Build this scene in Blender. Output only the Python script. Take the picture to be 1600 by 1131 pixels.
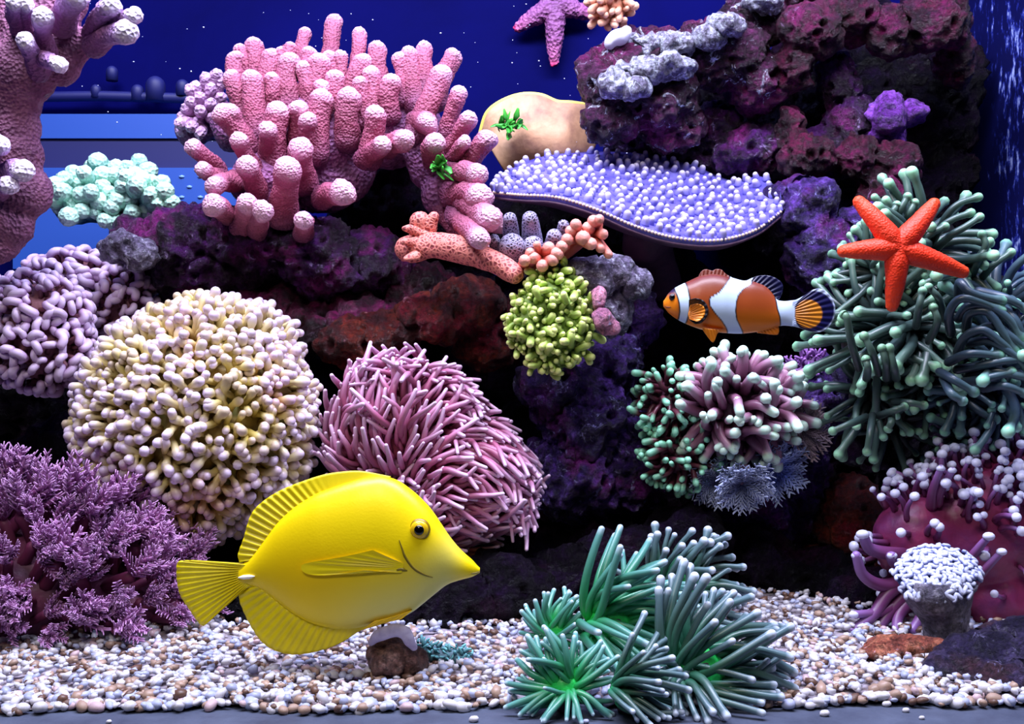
import bpy, bmesh, math, random
import numpy as np
from mathutils import Matrix, Vector
from mathutils.bvhtree import BVHTree

for o in list(bpy.data.objects):
    bpy.data.objects.remove(o)
SC = bpy.context.scene
COL = SC.collection
random.seed(7)
RNG = np.random.default_rng(7)

# ------------------------------------------------------------------ camera, world, light, exposure
FPX = 1800.0                      # focal length in pixels of the 1600x1131 frame
CAM = np.array([0.0, -0.48, 0.141])
cam_data = bpy.data.cameras.new('camera')
cam_data.sensor_width = 36.0
cam_data.lens = 36.0 * FPX / 1600.0
cam_data.clip_start = 0.01
cam = bpy.data.objects.new('camera', cam_data)
cam.location = CAM
cam.rotation_euler = (math.radians(90), 0, 0)
COL.objects.link(cam)
SC.camera = cam

world = bpy.data.worlds.new('room_dark')
SC.world = world
world.use_nodes = True
world.node_tree.nodes['Background'].inputs[0].default_value = (0.10, 0.11, 0.22, 1)
world.node_tree.nodes['Background'].inputs[1].default_value = 0.04


def area_light(name, loc, target, sx, sy, power, color):
    d = bpy.data.lights.new(name, 'AREA')
    d.shape = 'RECTANGLE'
    d.size, d.size_y = sx, sy
    d.energy = power
    d.color = color
    o = bpy.data.objects.new(name, d)
    o.location = loc
    v = Vector(target) - Vector(loc)
    o.rotation_euler = v.to_track_quat('-Z', 'Y').to_euler()
    COL.objects.link(o)
    return o


area_light('aquarium_lamp', (0.0, 0.0, 0.66), (0.0, 0.12, 0.0), 0.75, 0.12, 10.0, (0.74, 0.77, 1.0))
area_light('aquarium_lamp_actinic', (0.0, 0.28, 0.66), (0.0, 0.30, 0.0), 0.75, 0.08, 1.2, (0.35, 0.38, 1.0))
area_light('room_lamp', (-0.2, -0.75, 0.95), (0.0, 0.05, 0.08), 0.4, 0.3, 4.0, (1.0, 0.94, 0.88))

SC.view_settings.view_transform = 'Standard'
SC.view_settings.look = 'None'
SC.view_settings.gamma = 1.0
SC.view_settings.exposure = 0.42
SC.view_settings.use_curve_mapping = False


# ------------------------------------------------------------------ small maths
def P(px, py, y):
    """photo pixel on the plane at depth y (metres behind the front glass)"""
    D = y - CAM[1]
    return np.array([(px - 800.0) / FPX * D, y, CAM[2] - (py - 565.5) / FPX * D])


def S(px, y):
    """pixel length to metres at depth y"""
    return px * (y - CAM[1]) / FPX


def lin(r, g, b):
    f = lambda v: ((v / 255 + 0.055) / 1.055) ** 2.4 if v / 255 > 0.04045 else v / 255 / 12.92
    return (f(r), f(g), f(b), 1.0)


def nrm(v):
    v = np.asarray(v, float)
    return v / (np.linalg.norm(v, axis=-1, keepdims=True) + 1e-12)


def smooth(a, b, x):
    t = np.clip((np.asarray(x, float) - a) / (b - a), 0, 1)
    return t * t * (3 - 2 * t)


def _hash(i, j, k, s):
    h = (i.astype(np.int64) * 374761393 + j.astype(np.int64) * 668265263 + k.astype(np.int64) * 2147483647 + s * 1274126177) & 0xFFFFFFFF
    h = ((h ^ (h >> 13)) * 1274126177) & 0xFFFFFFFF
    h = ((h ^ (h >> 16)) * 2246822519) & 0xFFFFFFFF
    return ((h ^ (h >> 15)) & 0xFFFFFF) / float(0xFFFFFF)


def vnoise(p, s=0):
    f = np.floor(p)
    w = p - f
    w = w * w * (3 - 2 * w)
    i, j, k = f[:, 0], f[:, 1], f[:, 2]
    r = 0
    for a in (0, 1):
        for b in (0, 1):
            for c in (0, 1):
                wt = (w[:, 0] if a else 1 - w[:, 0]) * (w[:, 1] if b else 1 - w[:, 1]) * (w[:, 2] if c else 1 - w[:, 2])
                r = r + wt * _hash(i + a, j + b, k + c, s)
    return r


def fbm(p, octv=4, s=0):
    r, a = 0, 0.5
    for o in range(octv):
        r = r + a * (vnoise(p, s + o) - 0.5) * 2
        p = p * 2.03 + 7.1
        a *= 0.5
    return r


def worley(p, s=0):
    f = np.floor(p)
    best = np.full(len(p), 9.0)
    for a in (-1, 0, 1):
        for b in (-1, 0, 1):
            for c in (-1, 0, 1):
                i, j, k = f[:, 0] + a, f[:, 1] + b, f[:, 2] + c
                q = np.stack([i + _hash(i, j, k, s), j + _hash(i, j, k, s + 11), k + _hash(i, j, k, s + 23)], 1)
                best = np.minimum(best, ((p - q) ** 2).sum(1))
    return np.sqrt(best)


# ------------------------------------------------------------------ meshes and objects
def raw_mesh(name, V, F, attrs=None, colors=None):
    """F: list of integer arrays, each of shape (n,3) or (n,4)"""
    me = bpy.data.meshes.new(name)
    V = np.ascontiguousarray(V, dtype=np.float32)
    F = [np.asarray(f, dtype=np.int32) for f in F if len(f)]
    nl = sum(f.size for f in F)
    npol = sum(len(f) for f in F)
    me.vertices.add(len(V))
    me.vertices.foreach_set('co', V.ravel())
    me.loops.add(nl)
    me.loops.foreach_set('vertex_index', np.concatenate([f.ravel() for f in F]))
    me.polygons.add(npol)
    tot = np.concatenate([np.full(len(f), f.shape[1], np.int32) for f in F])
    st = np.concatenate([[0], np.cumsum(tot)[:-1]]).astype(np.int32)
    me.polygons.foreach_set('loop_start', st)
    me.polygons.foreach_set('loop_total', tot)
    me.polygons.foreach_set('use_smooth', np.ones(npol, bool))
    me.update(calc_edges=True)
    for k, a in (attrs or {}).items():
        at = me.attributes.new(k, 'FLOAT', 'POINT')
        at.data.foreach_set('value', np.asarray(a, np.float32))
    if colors is not None:
        at = me.attributes.new('Col', 'FLOAT_COLOR', 'POINT')
        c = np.ones((len(V), 4), np.float32)
        c[:, :3] = colors
        at.data.foreach_set('color', c.ravel())
    return me


def tag(o, label=None, cat=None, group=None, kind=None):
    if label: o['label'] = label
    if cat: o['category'] = cat
    if group: o['group'] = group
    if kind: o['kind'] = kind
    return o


def root(name, loc, label, cat, group=None):
    o = bpy.data.objects.new(name, None)
    o.empty_display_size = 0.01
    COL.objects.link(o)
    o.location = loc
    return tag(o, label, cat, group)


def wloc(o):
    v = np.array(o.location)
    while o.parent:
        o = o.parent
        v = v + np.array(o.location)
    return v


def mk(name, V, F, mat, parent=None, attrs=None, colors=None, flat=False):
    """link one mesh object; V is in world space"""
    V = np.asarray(V, float)
    if parent is not None:
        off = wloc(parent)
    else:
        off = np.array([(V[:, 0].min() + V[:, 0].max()) / 2, (V[:, 1].min() + V[:, 1].max()) / 2, V[:, 2].min()])
    me = raw_mesh(name, V - off, F, attrs, colors)
    if flat:
        me.polygons.foreach_set('use_smooth', np.zeros(len(me.polygons), bool))
    o = bpy.data.objects.new(name, me)
    if mat: me.materials.append(mat)
    COL.objects.link(o)
    if parent is not None:
        o.parent = parent
    else:
        o.location = off
    return o


def frames(path):
    n = len(path)
    T = np.zeros_like(path)
    T[1:-1] = path[2:] - path[:-2]
    T[0] = path[1] - path[0]
    T[-1] = path[-1] - path[-2]
    T = nrm(T)
    u = np.cross(T[0], [0.31, 0.93, 0.17])
    u /= np.linalg.norm(u)
    U = []
    for i in range(n):
        u = u - T[i] * np.dot(u, T[i])
        u = u / np.linalg.norm(u)
        U.append(u)
    U = np.array(U)
    return T, U, np.cross(T, U)


def tube(path, rad, sides=8, tip=3, start=0, flatten=1.0):
    """closed tube with rounded tip (and rounded start); returns V, F, t"""
    path = np.asarray(path, float)
    rad = np.asarray(rad, float) * np.ones(len(path))
    T, U, W = frames(path)
    C, R, UU, WW = list(path), list(rad), list(U), list(W)
    for k in range(1, tip + 1):
        a = k / (tip + 1) * math.pi / 2
        C.append(path[-1] + T[-1] * rad[-1] * math.sin(a)); R.append(rad[-1] * math.cos(a)); UU.append(U[-1]); WW.append(W[-1])
    for k in range(1, start + 1):
        a = k / (start + 1) * math.pi / 2
        C.insert(0, path[0] - T[0] * rad[0] * math.sin(a)); R.insert(0, rad[0] * math.cos(a)); UU.insert(0, U[0]); WW.insert(0, W[0])
    C, R, UU, WW = map(np.array, (C, R, UU, WW))
    n = len(C)
    th = np.arange(sides) / sides * 2 * math.pi
    ring = UU[:, None] * np.cos(th)[None, :, None] + WW[:, None] * np.sin(th)[None, :, None] * flatten
    V = (C[:, None] + ring * R[:, None, None]).reshape(-1, 3)
    a = np.arange(n - 1)[:, None] * sides
    b = np.arange(sides)[None]
    b2 = (b + 1) % sides
    Q = np.stack([a + b, a + b2, a + sides + b2, a + sides + b], -1).reshape(-1, 4)
    endp = path[-1] + T[-1] * (rad[-1] if tip else 0)
    stp = path[0] - T[0] * (rad[0] if start else 0)
    V = np.vstack([V, endp, stp])
    e, s0 = len(V) - 2, len(V) - 1
    b = np.arange(sides)
    b2 = (b + 1) % sides
    T3 = np.vstack([np.stack([(n - 1) * sides + b, (n - 1) * sides + b2, np.full(sides, e)], 1),
                    np.stack([b2, b, np.full(sides, s0)], 1)])
    L = np.concatenate([[0], np.cumsum(np.linalg.norm(np.diff(C, axis=0), axis=1))])
    L = L / L[-1]
    t = np.concatenate([np.repeat(L, sides), [1, 0]])
    return V, [T3, Q], t


def join(parts):
    """parts: list of (V, F, t) -> one (V, F, t)"""
    V, F3, F4, t, off = [], [], [], [], 0
    for v, f, tt in parts:
        V.append(v); t.append(tt)
        for q in f:
            q = np.asarray(q)
            if len(q): (F3 if q.shape[1] == 3 else F4).append(q + off)
        off += len(v)
    F = []
    if F3: F.append(np.vstack(F3))
    if F4: F.append(np.vstack(F4))
    return np.vstack(V), F, np.concatenate(t)


def ico(sub=2):
    bm = bmesh.new()
    bmesh.ops.create_icosphere(bm, subdivisions=sub, radius=1.0)
    V = np.array([v.co[:] for v in bm.verts])
    F = np.array([[v.index for v in f.verts] for f in bm.faces])
    bm.free()
    return V, F


ICO = {k: ico(k) for k in (1, 2, 3, 4)}


def rot_to(d, spin=0.0):
    d = nrm(d)
    q = Vector((0, 0, 1)).rotation_difference(Vector(d))
    return (q.to_matrix() @ Matrix.Rotation(spin, 3, 'Z'))


def mat4(loc, d, scale, spin=0.0):
    R = np.array(rot_to(d, spin)) * scale
    M = np.eye(4)
    M[:3, :3] = R
    M[:3, 3] = loc
    return M


def vnormals(V, F):
    N = np.zeros_like(V)
    for f in F:
        f = np.asarray(f)
        a, b, c = V[f[:, 0]], V[f[:, 1]], V[f[:, 2]]
        n = np.cross(b - a, c - a)
        for k in range(f.shape[1]):
            np.add.at(N, f[:, k], n)
    return nrm(N)


def blob(ells, voxel, disp=None):
    """union of ellipsoids (centre, radii, rotation-z-in-picture) as one remeshed skin, then displaced; returns V,F"""
    parts = []
    for e in ells:
        c, r = np.asarray(e[0], float), np.asarray(e[1], float)
        v, f = ICO[3]
        v = v * r
        if len(e) > 2 and e[2]:
            ca, sa = math.cos(e[2]), math.sin(e[2])
            v = np.stack([v[:, 0] * ca + v[:, 2] * sa, v[:, 1], -v[:, 0] * sa + v[:, 2] * ca], 1)
        parts.append((v + c, [f], np.zeros(len(v))))
    V, F, _ = join(parts)
    me = raw_mesh('temp_blob', V, F)
    o = bpy.data.objects.new('temp_blob', me)
    COL.objects.link(o)
    m = o.modifiers.new('r', 'REMESH')
    m.mode = 'VOXEL'
    m.voxel_size = voxel
    dg = bpy.context.evaluated_depsgraph_get()
    ev = o.evaluated_get(dg)
    em = ev.to_mesh()
    n = len(em.vertices)
    V = np.zeros(n * 3, np.float32)
    em.vertices.foreach_get('co', V)
    V = V.reshape(-1, 3).astype(float)
    nl = len(em.loops)
    li = np.zeros(nl, np.int32)
    em.loops.foreach_get('vertex_index', li)
    tot = np.zeros(len(em.polygons), np.int32)
    em.polygons.foreach_get('loop_total', tot)
    st = np.zeros(len(em.polygons), np.int32)
    em.polygons.foreach_get('loop_start', st)
    F = []
    for k in (3, 4):
        s = st[tot == k]
        if len(s): F.append(li[s[:, None] + np.arange(k)[None]])
    ev.to_mesh_clear()
    bpy.data.objects.remove(o)
    bpy.data.meshes.remove(me)
    N = vnormals(V, F)
    if disp is not None:
        V = V + N * disp(V, N)[:, None]
    return V, F


def pe(px, py, y, rx, rz=None, ry=None, ang=0):
    """ellipsoid given in pixels at depth y"""
    rz = rx if rz is None else rz
    ry = (rx + rz) / 2 if ry is None else ry
    return (P(px, py, y), (S(rx, y), S(ry, y), S(rz, y)), ang)


def ell_scatter(ells, n, rng, facing=-0.35, shrink=0.98):
    """points and normals spread over a union of ellipsoids, on the side seen from the front"""
    A = np.array([(e[1][0] * e[1][2] + e[1][0] * e[1][1] + e[1][1] * e[1][2]) for e in ells])
    pts, nor = [], []
    for q, e in enumerate(ells):
        m = int(n * A[q] / A.sum())
        i = np.arange(m) + 0.5
        ph = np.arccos(1 - 2 * i / m)
        th = math.pi * (1 + 5 ** 0.5) * i + rng.random() * 6
        u = np.stack([np.cos(th) * np.sin(ph), np.sin(th) * np.sin(ph), np.cos(ph)], 1)
        u = nrm(u + rng.normal(0, 0.35 / math.sqrt(max(m, 1)), u.shape) * 1.5)
        r = np.asarray(e[1])
        v, nn = u * r, nrm(u / r)
        if len(e) > 2 and e[2]:
            ca, sa = math.cos(e[2]), math.sin(e[2])
            rt = lambda w: np.stack([w[:, 0] * ca + w[:, 2] * sa, w[:, 1], -w[:, 0] * sa + w[:, 2] * ca], 1)
            v, nn = rt(v), rt(nn)
        p = v * shrink + e[0]
        ok = np.ones(m, bool)
        for k, g in enumerate(ells):
            if k == q: continue
            w = p - g[0]
            if len(g) > 2 and g[2]:
                ca, sa = math.cos(-g[2]), math.sin(-g[2])
                w = np.stack([w[:, 0] * ca + w[:, 2] * sa, w[:, 1], -w[:, 0] * sa + w[:, 2] * ca], 1)
            ok &= ((w / np.asarray(g[1])) ** 2).sum(1) > 0.92
        tc = nrm(CAM - p)
        ok &= (nn * tc).sum(1) > facing
        pts.append(p[ok]); nor.append(nn[ok])
    return np.vstack(pts), np.vstack(nor)


SOLIDS = []                       # finished solid bodies: (owner, tree, low corner, high corner)


def add_solid(owner, V, F):
    tr_ = BVHTree.FromPolygons(V.tolist(), [f for q in F for f in np.asarray(q).tolist()])
    SOLIDS.append((owner, tr_, V.min(0), V.max(0)))


def depth_in(tr_, p):
    """how deep p lies inside a solid (negative or zero outside)"""
    p = Vector([float(v) for v in p])
    loc, nr, _, d = tr_.find_nearest(p)
    return d if (p - loc).dot(nr) < 0 else -d


def in_solid(pts, skip=None, tol=0.002):
    for own, tr_, lo, hi in SOLIDS:
        if own is skip: continue
        for p in pts:
            if (p > lo).all() and (p < hi).all() and depth_in(tr_, p) > tol: return True
    return False


def trim_contact(V, centres, keep=0.0025):
    """flatten a new solid where it would run into an earlier one, so that the two meet in a contact face"""
    for own, tr_, lo, hi in SOLIDS:
        idx = np.nonzero(((V > lo) & (V < hi)).all(1))[0]
        if not len(idx): continue
        cs = [c for c in centres if depth_in(tr_, c) < -0.001]
        if not cs: continue
        cs = np.array(cs)
        for i in idx:
            if depth_in(tr_, V[i]) <= keep: continue
            c = cs[np.argmin(((cs - V[i]) ** 2).sum(1))]
            d = Vector((c - V[i]).tolist()); L = d.length; d.normalize()
            h = tr_.ray_cast(Vector(V[i].tolist()), d, L)
            if h[0] is not None: V[i] = np.array(h[0] - d * min(keep, h[3]))
    return V


class Template:
    def __init__(self, name, VFt, mat):
        self.V, self.F, self.t = VFt
        self.name = name
        self.mesh = raw_mesh(name, self.V, self.F, {'t': self.t})
        self.mesh.materials.append(mat)
        self.mat = mat


def put_parts(parent, name, items, limit=300, key=None, plural=None):
    """items: list of (Template, 4x4 world matrix). The `limit` most frontal ones are objects, the rest one stuff part."""
    off = wloc(parent)
    if key is not None:
        order = np.argsort(key)
        items = [items[i] for i in order]
    for tp, M in items[:limit]:
        o = bpy.data.objects.new(name, tp.mesh)
        L = M.copy()
        L[:3, 3] -= off
        o.matrix_basis = Matrix(L.tolist())
        o.parent = parent
        COL.objects.link(o)
    rest = items[limit:]
    if rest:
        parts, rn = [], []
        for tp, M in rest:
            parts.append((tp.V @ M[:3, :3].T + M[:3, 3], tp.F, tp.t))
            rn.append(np.full(len(tp.V), random.random()))
        V, F, t = join(parts)
        o = mk(plural or name + '_mass', V, F, rest[0][0].mat, parent, {'t': t, 'rnd': np.concatenate(rn)})
        o['kind'] = 'stuff'


# ------------------------------------------------------------------ materials
def new_mat(name):
    m = bpy.data.materials.new(name)
    m.use_nodes = True
    nt = m.node_tree
    b = nt.nodes['Principled BSDF']
    return m, nt, b


def nd(nt, kind, **kw):
    n = nt.nodes.new(kind)
    for k, v in kw.items():
        setattr(n, k, v)
    return n


def ramp(nt, stops):
    r = nt.nodes.new('ShaderNodeValToRGB')
    e = r.color_ramp.elements
    e[0].position, e[0].color = stops[0][0], stops[0][1]
    e[1].position, e[1].color = stops[-1][0], stops[-1][1]
    for p, c in stops[1:-1]:
        x = e.new(p)
        x.color = c
    return r


def add_bump(nt, b, scale, strength, dist=0.001, kind='noise', coord='Object'):
    tc = nd(nt, 'ShaderNodeTexCoord')
    if kind == 'noise':
        n = nd(nt, 'ShaderNodeTexNoise')
        n.inputs['Scale'].default_value = scale
        n.inputs['Detail'].default_value = 4
        out = n.outputs['Fac']
    else:
        n = nd(nt, 'ShaderNodeTexVoronoi')
        n.inputs['Scale'].default_value = scale
        out = n.outputs['Distance']
    nt.links.new(tc.outputs[coord], n.inputs['Vector'])
    bp = nd(nt, 'ShaderNodeBump')
    bp.inputs['Strength'].default_value = strength
    bp.inputs['Distance'].default_value = dist
    if kind == 'voronoi_in': bp.invert = True
    nt.links.new(out, bp.inputs['Height'])
    nt.links.new(bp.outputs['Normal'], b.inputs['Normal'])
    return out


def mat_grad(name, stops, rough=0.5, bump=None, vary=0.35, sss=0.0, spec=0.5, patch=None):
    """colour along the length of a tentacle / branch (attribute t), a little different for each piece"""
    m, nt, b = new_mat(name)
    at = nd(nt, 'ShaderNodeAttribute', attribute_name='t')
    r = ramp(nt, stops)
    nt.links.new(at.outputs['Fac'], r.inputs['Fac'])
    a2 = nd(nt, 'ShaderNodeAttribute', attribute_name='rnd')
    oi = nd(nt, 'ShaderNodeObjectInfo')
    ad = nd(nt, 'ShaderNodeMath', operation='ADD')
    nt.links.new(a2.outputs['Fac'], ad.inputs[0]); nt.links.new(oi.outputs['Random'], ad.inputs[1])
    fr = nd(nt, 'ShaderNodeMath', operation='FRACT')
    nt.links.new(ad.outputs[0], fr.inputs[0])
    mu = nd(nt, 'ShaderNodeMath', operation='MULTIPLY_ADD')
    mu.inputs[1].default_value = vary; mu.inputs[2].default_value = 1 - vary * 0.6
    nt.links.new(fr.outputs[0], mu.inputs[0])
    hs = nd(nt, 'ShaderNodeHueSaturation')
    nt.links.new(mu.outputs[0], hs.inputs['Value'])
    nt.links.new(r.outputs[0], hs.inputs['Color'])
    last = hs.outputs[0]
    for q, (pc, sc_, lo, amt) in enumerate(patch or []):
        # the colony's own colour differs from area to area
        ge = nd(nt, 'ShaderNodeNewGeometry')
        mp = nd(nt, 'ShaderNodeMapping'); mp.inputs['Location'].default_value = (q * 3.3 + 1, q, 2)
        nt.links.new(ge.outputs['Position'], mp.inputs['Vector'])
        pn = nd(nt, 'ShaderNodeTexNoise'); pn.inputs['Scale'].default_value = sc_; pn.inputs['Detail'].default_value = 2
        nt.links.new(mp.outputs[0], pn.inputs['Vector'])
        mr = nd(nt, 'ShaderNodeMapRange'); mr.inputs['From Min'].default_value = lo; mr.inputs['From Max'].default_value = lo + .14; mr.inputs['To Max'].default_value = amt
        nt.links.new(pn.outputs['Fac'], mr.inputs['Value'])
        mx = nd(nt, 'ShaderNodeMix', data_type='RGBA', blend_type='MULTIPLY')
        nt.links.new(mr.outputs[0], mx.inputs['Factor']); nt.links.new(last, mx.inputs['A']); mx.inputs['B'].default_value = pc
        last = mx.outputs['Result']
    nt.links.new(last, b.inputs['Base Color'])
    b.inputs['Roughness'].default_value = rough
    b.inputs['Specular IOR Level'].default_value = spec
    if sss:
        b.inputs['Subsurface Weight'].default_value = sss
        b.inputs['Subsurface Radius'].default_value = (0.004, 0.003, 0.003)
        b.inputs['Subsurface Scale'].default_value = 1.0
    if bump: add_bump(nt, b, *bump)
    return m


def mat_noise(name, stops, scale=60, rough=0.5, bump=(180, 0.6, 0.0015), detail=6, spec=0.5, distort=0.3):
    m, nt, b = new_mat(name)
    tc = nd(nt, 'ShaderNodeTexCoord')
    n = nd(nt, 'ShaderNodeTexNoise')
    n.inputs['Scale'].default_value = scale
    n.inputs['Detail'].default_value = detail
    n.inputs['Roughness'].default_value = 0.62
    n.inputs['Distortion'].default_value = distort
    nt.links.new(tc.outputs['Object'], n.inputs['Vector'])
    r = ramp(nt, stops)
    nt.links.new(n.outputs['Fac'], r.inputs['Fac'])
    nt.links.new(r.outputs[0], b.inputs['Base Color'])
    b.inputs['Roughness'].default_value = rough
    b.inputs['Specular IOR Level'].default_value = spec
    if bump: add_bump(nt, b, *bump)
    return m


def mat_plain(name, c, rough=0.5, spec=0.5, bump=None, sss=0, trans=0):
    m, nt, b = new_mat(name)
    b.inputs['Base Color'].default_value = c
    b.inputs['Roughness'].default_value = rough
    b.inputs['Specular IOR Level'].default_value = spec
    if sss:
        b.inputs['Subsurface Weight'].default_value = sss
        b.inputs['Subsurface Radius'].default_value = (0.004, 0.003, 0.002)
    if bump: add_bump(nt, b, *bump)
    return m


def mat_col(name, rough=0.4, spec=0.5, bump=None, sss=0):
    """colour from the mesh's own colour attribute (pattern of a fish, mixed pebbles)"""
    m, nt, b = new_mat(name)
    at = nd(nt, 'ShaderNodeAttribute', attribute_name='Col')
    nt.links.new(at.outputs['Color'], b.inputs['Base Color'])
    b.inputs['Roughness'].default_value = rough
    b.inputs['Specular IOR Level'].default_value = spec
    if sss:
        b.inputs['Subsurface Weight'].default_value = sss
        b.inputs['Subsurface Radius'].default_value = (0.004, 0.003, 0.002)
    if bump: add_bump(nt, b, *bump)
    return m


def rock_mat(name, dark, mid, hi, pale, pale_at=0.66, scale=45, rough=0.36, spot=None, spec=0.4):
    """live rock: dark crust, coralline purple, scattered pale encrusting patches"""
    spot = spot or hi
    m, nt, b = new_mat(name)
    tc = nd(nt, 'ShaderNodeTexCoord')
    n1 = nd(nt, 'ShaderNodeTexNoise')
    n1.inputs['Scale'].default_value = scale; n1.inputs['Detail'].default_value = 7; n1.inputs['Roughness'].default_value = 0.65
    n1.inputs['Distortion'].default_value = 0.6
    nt.links.new(tc.outputs['Object'], n1.inputs['Vector'])
    r1 = ramp(nt, [(0.30, dark), (0.48, mid), (0.62, hi), (0.75, mid)])
    nt.links.new(n1.outputs['Fac'], r1.inputs['Fac'])
    mp = nd(nt, 'ShaderNodeMapping')
    mp.inputs['Location'].default_value = (3.1, 1.7, 5.3)
    nt.links.new(tc.outputs['Object'], mp.inputs['Vector'])
    n2 = nd(nt, 'ShaderNodeTexNoise')
    n2.inputs['Scale'].default_value = scale * 2.0; n2.inputs['Detail'].default_value = 9; n2.inputs['Roughness'].default_value = 0.74
    n2.inputs['Distortion'].default_value = 1.0
    nt.links.new(mp.outputs[0], n2.inputs['Vector'])
    mr = nd(nt, 'ShaderNodeMapRange')
    mr.inputs['From Min'].default_value = pale_at; mr.inputs['From Max'].default_value = pale_at + 0.07
    nt.links.new(n2.outputs['Fac'], mr.inputs['Value'])
    mx = nd(nt, 'ShaderNodeMix', data_type='RGBA')
    nt.links.new(mr.outputs[0], mx.inputs['Factor'])
    nt.links.new(r1.outputs[0], mx.inputs['A'])
    mx.inputs['B'].default_value = pale
    n3 = nd(nt, 'ShaderNodeTexNoise')
    n3.inputs['Scale'].default_value = scale * 0.7; n3.inputs['Detail'].default_value = 5
    mp3 = nd(nt, 'ShaderNodeMapping'); mp3.inputs['Location'].default_value = (7.7, 2.2, 9.1)
    nt.links.new(tc.outputs['Object'], mp3.inputs['Vector']); nt.links.new(mp3.outputs[0], n3.inputs['Vector'])
    m3 = nd(nt, 'ShaderNodeMapRange'); m3.inputs['From Min'].default_value = .54; m3.inputs['From Max'].default_value = .66
    nt.links.new(n3.outputs['Fac'], m3.inputs['Value'])
    x3 = nd(nt, 'ShaderNodeMix', data_type='RGBA')
    nt.links.new(m3.outputs[0], x3.inputs['Factor']); nt.links.new(r1.outputs[0], x3.inputs['A']); x3.inputs['B'].default_value = spot
    nt.links.new(x3.outputs['Result'], mx.inputs['A'])
    n4 = nd(nt, 'ShaderNodeTexNoise')
    n4.inputs['Scale'].default_value = 420; n4.inputs['Detail'].default_value = 5; n4.inputs['Roughness'].default_value = .7
    nt.links.new(tc.outputs['Object'], n4.inputs['Vector'])
    r4 = nd(nt, 'ShaderNodeMapRange'); r4.inputs['From Min'].default_value = .36; r4.inputs['From Max'].default_value = .66
    r4.inputs['To Min'].default_value = .35; r4.inputs['To Max'].default_value = 2.0
    nt.links.new(n4.outputs['Fac'], r4.inputs['Value'])
    h4 = nd(nt, 'ShaderNodeHueSaturation')
    nt.links.new(r4.outputs[0], h4.inputs['Value']); nt.links.new(mx.outputs['Result'], h4.inputs['Color'])
    nt.links.new(h4.outputs[0], b.inputs['Base Color'])
    b.inputs['Roughness'].default_value = rough
    b.inputs['Specular IOR Level'].default_value = spec
    nb = nd(nt, 'ShaderNodeTexNoise')
    nb.inputs['Scale'].default_value = 380; nb.inputs['Detail'].default_value = 6; nb.inputs['Roughness'].default_value = 0.7
    nt.links.new(tc.outputs['Object'], nb.inputs['Vector'])
    bp = nd(nt, 'ShaderNodeBump')
    bp.inputs['Strength'].default_value = 1.0; bp.inputs['Distance'].default_value = 0.004
    nt.links.new(nb.outputs['Fac'], bp.inputs['Height'])
    nt.links.new(bp.outputs['Normal'], b.inputs['Normal'])
    return m

# ================================================================== SETTING: the tank
def box(x0, x1, y0, y1, z0, z1):
    V = np.array([[x, y, z] for x in (x0, x1) for y in (y0, y1) for z in (z0, z1)], float)
    F = [np.array([[0, 1, 3, 2], [4, 6, 7, 5], [0, 4, 5, 1], [2, 3, 7, 6], [0, 2, 6, 4], [1, 5, 7, 3]])]
    return V, F


XL, XR, YB = -0.43, 0.345, 0.40
M_back = mat_noise('blue_back_panel', [(0.3, lin(2, 3, 60)), (0.7, lin(4, 6, 80))], scale=6, rough=0.7, bump=None, spec=0.03)
M_right = None


def side_glass_mat():
    m, nt, b = new_mat('blue_side_glass_with_flecks')
    tc = nd(nt, 'ShaderNodeTexCoord')
    mp = nd(nt, 'ShaderNodeMapping')
    mp.inputs['Scale'].default_value = (1, 150, 70)
    nt.links.new(tc.outputs['Object'], mp.inputs['Vector'])
    n = nd(nt, 'ShaderNodeTexNoise')
    n.inputs['Scale'].default_value = 1.0; n.inputs['Detail'].default_value = 5; n.inputs['Roughness'].default_value = 0.68
    nt.links.new(mp.outputs[0], n.inputs['Vector'])
    n2 = nd(nt, 'ShaderNodeTexNoise')
    n2.inputs['Scale'].default_value = 14
    nt.links.new(tc.outputs['Object'], n2.inputs['Vector'])
    mu = nd(nt, 'ShaderNodeMath', operation='MULTIPLY_ADD')
    mu.inputs[1].default_value = 0.5; mu.inputs[2].default_value = -0.25
    nt.links.new(n2.outputs['Fac'], mu.inputs[0])
    ad = nd(nt, 'ShaderNodeMath', operation='ADD')
    nt.links.new(n.outputs['Fac'], ad.inputs[0]); nt.links.new(mu.outputs[0], ad.inputs[1])
    r = ramp(nt, [(0.54, lin(8, 11, 66)), (0.61, lin(38, 50, 150)), (0.70, lin(175, 190, 240))])
    nt.links.new(ad.outputs[0], r.inputs['Fac'])
    nt.links.new(r.outputs[0], b.inputs['Base Color'])
    b.inputs['Roughness'].default_value = 0.4
    return m


V, F = box(XL, XR, YB, YB + 0.01, -0.014, 0.56)
tag(mk('wall_back', V, F, M_back, flat=True), 'deep blue rear panel of the aquarium', None, None, 'structure')
V, F = box(XR, XR + 0.01, -0.03, YB + 0.01, -0.014, 0.56)
tag(mk('wall_right', V, F, side_glass_mat(), flat=True), 'dark blue side glass flecked with pale algae', None, None, 'structure')
V, F = box(XL - 0.01, XL, -0.03, YB + 0.01, -0.014, 0.56)
tag(mk('wall_left', V, F, M_back, flat=True), 'dark blue left side glass of the tank', None, None, 'structure')
M_base = mat_noise('grey_tank_base', [(0.3, lin(50, 56, 76)), (0.7, lin(78, 86, 106))], scale=40, rough=0.6, bump=(400, 0.3, 0.001))
V, F = box(XL - 0.01, XR + 0.01, -0.045, YB + 0.01, -0.020, -0.0065)
tank_floor = tag(mk('floor', V, F, M_base, flat=True), 'blue-grey base of the tank in front of gravel', None, None, 'structure')


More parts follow.
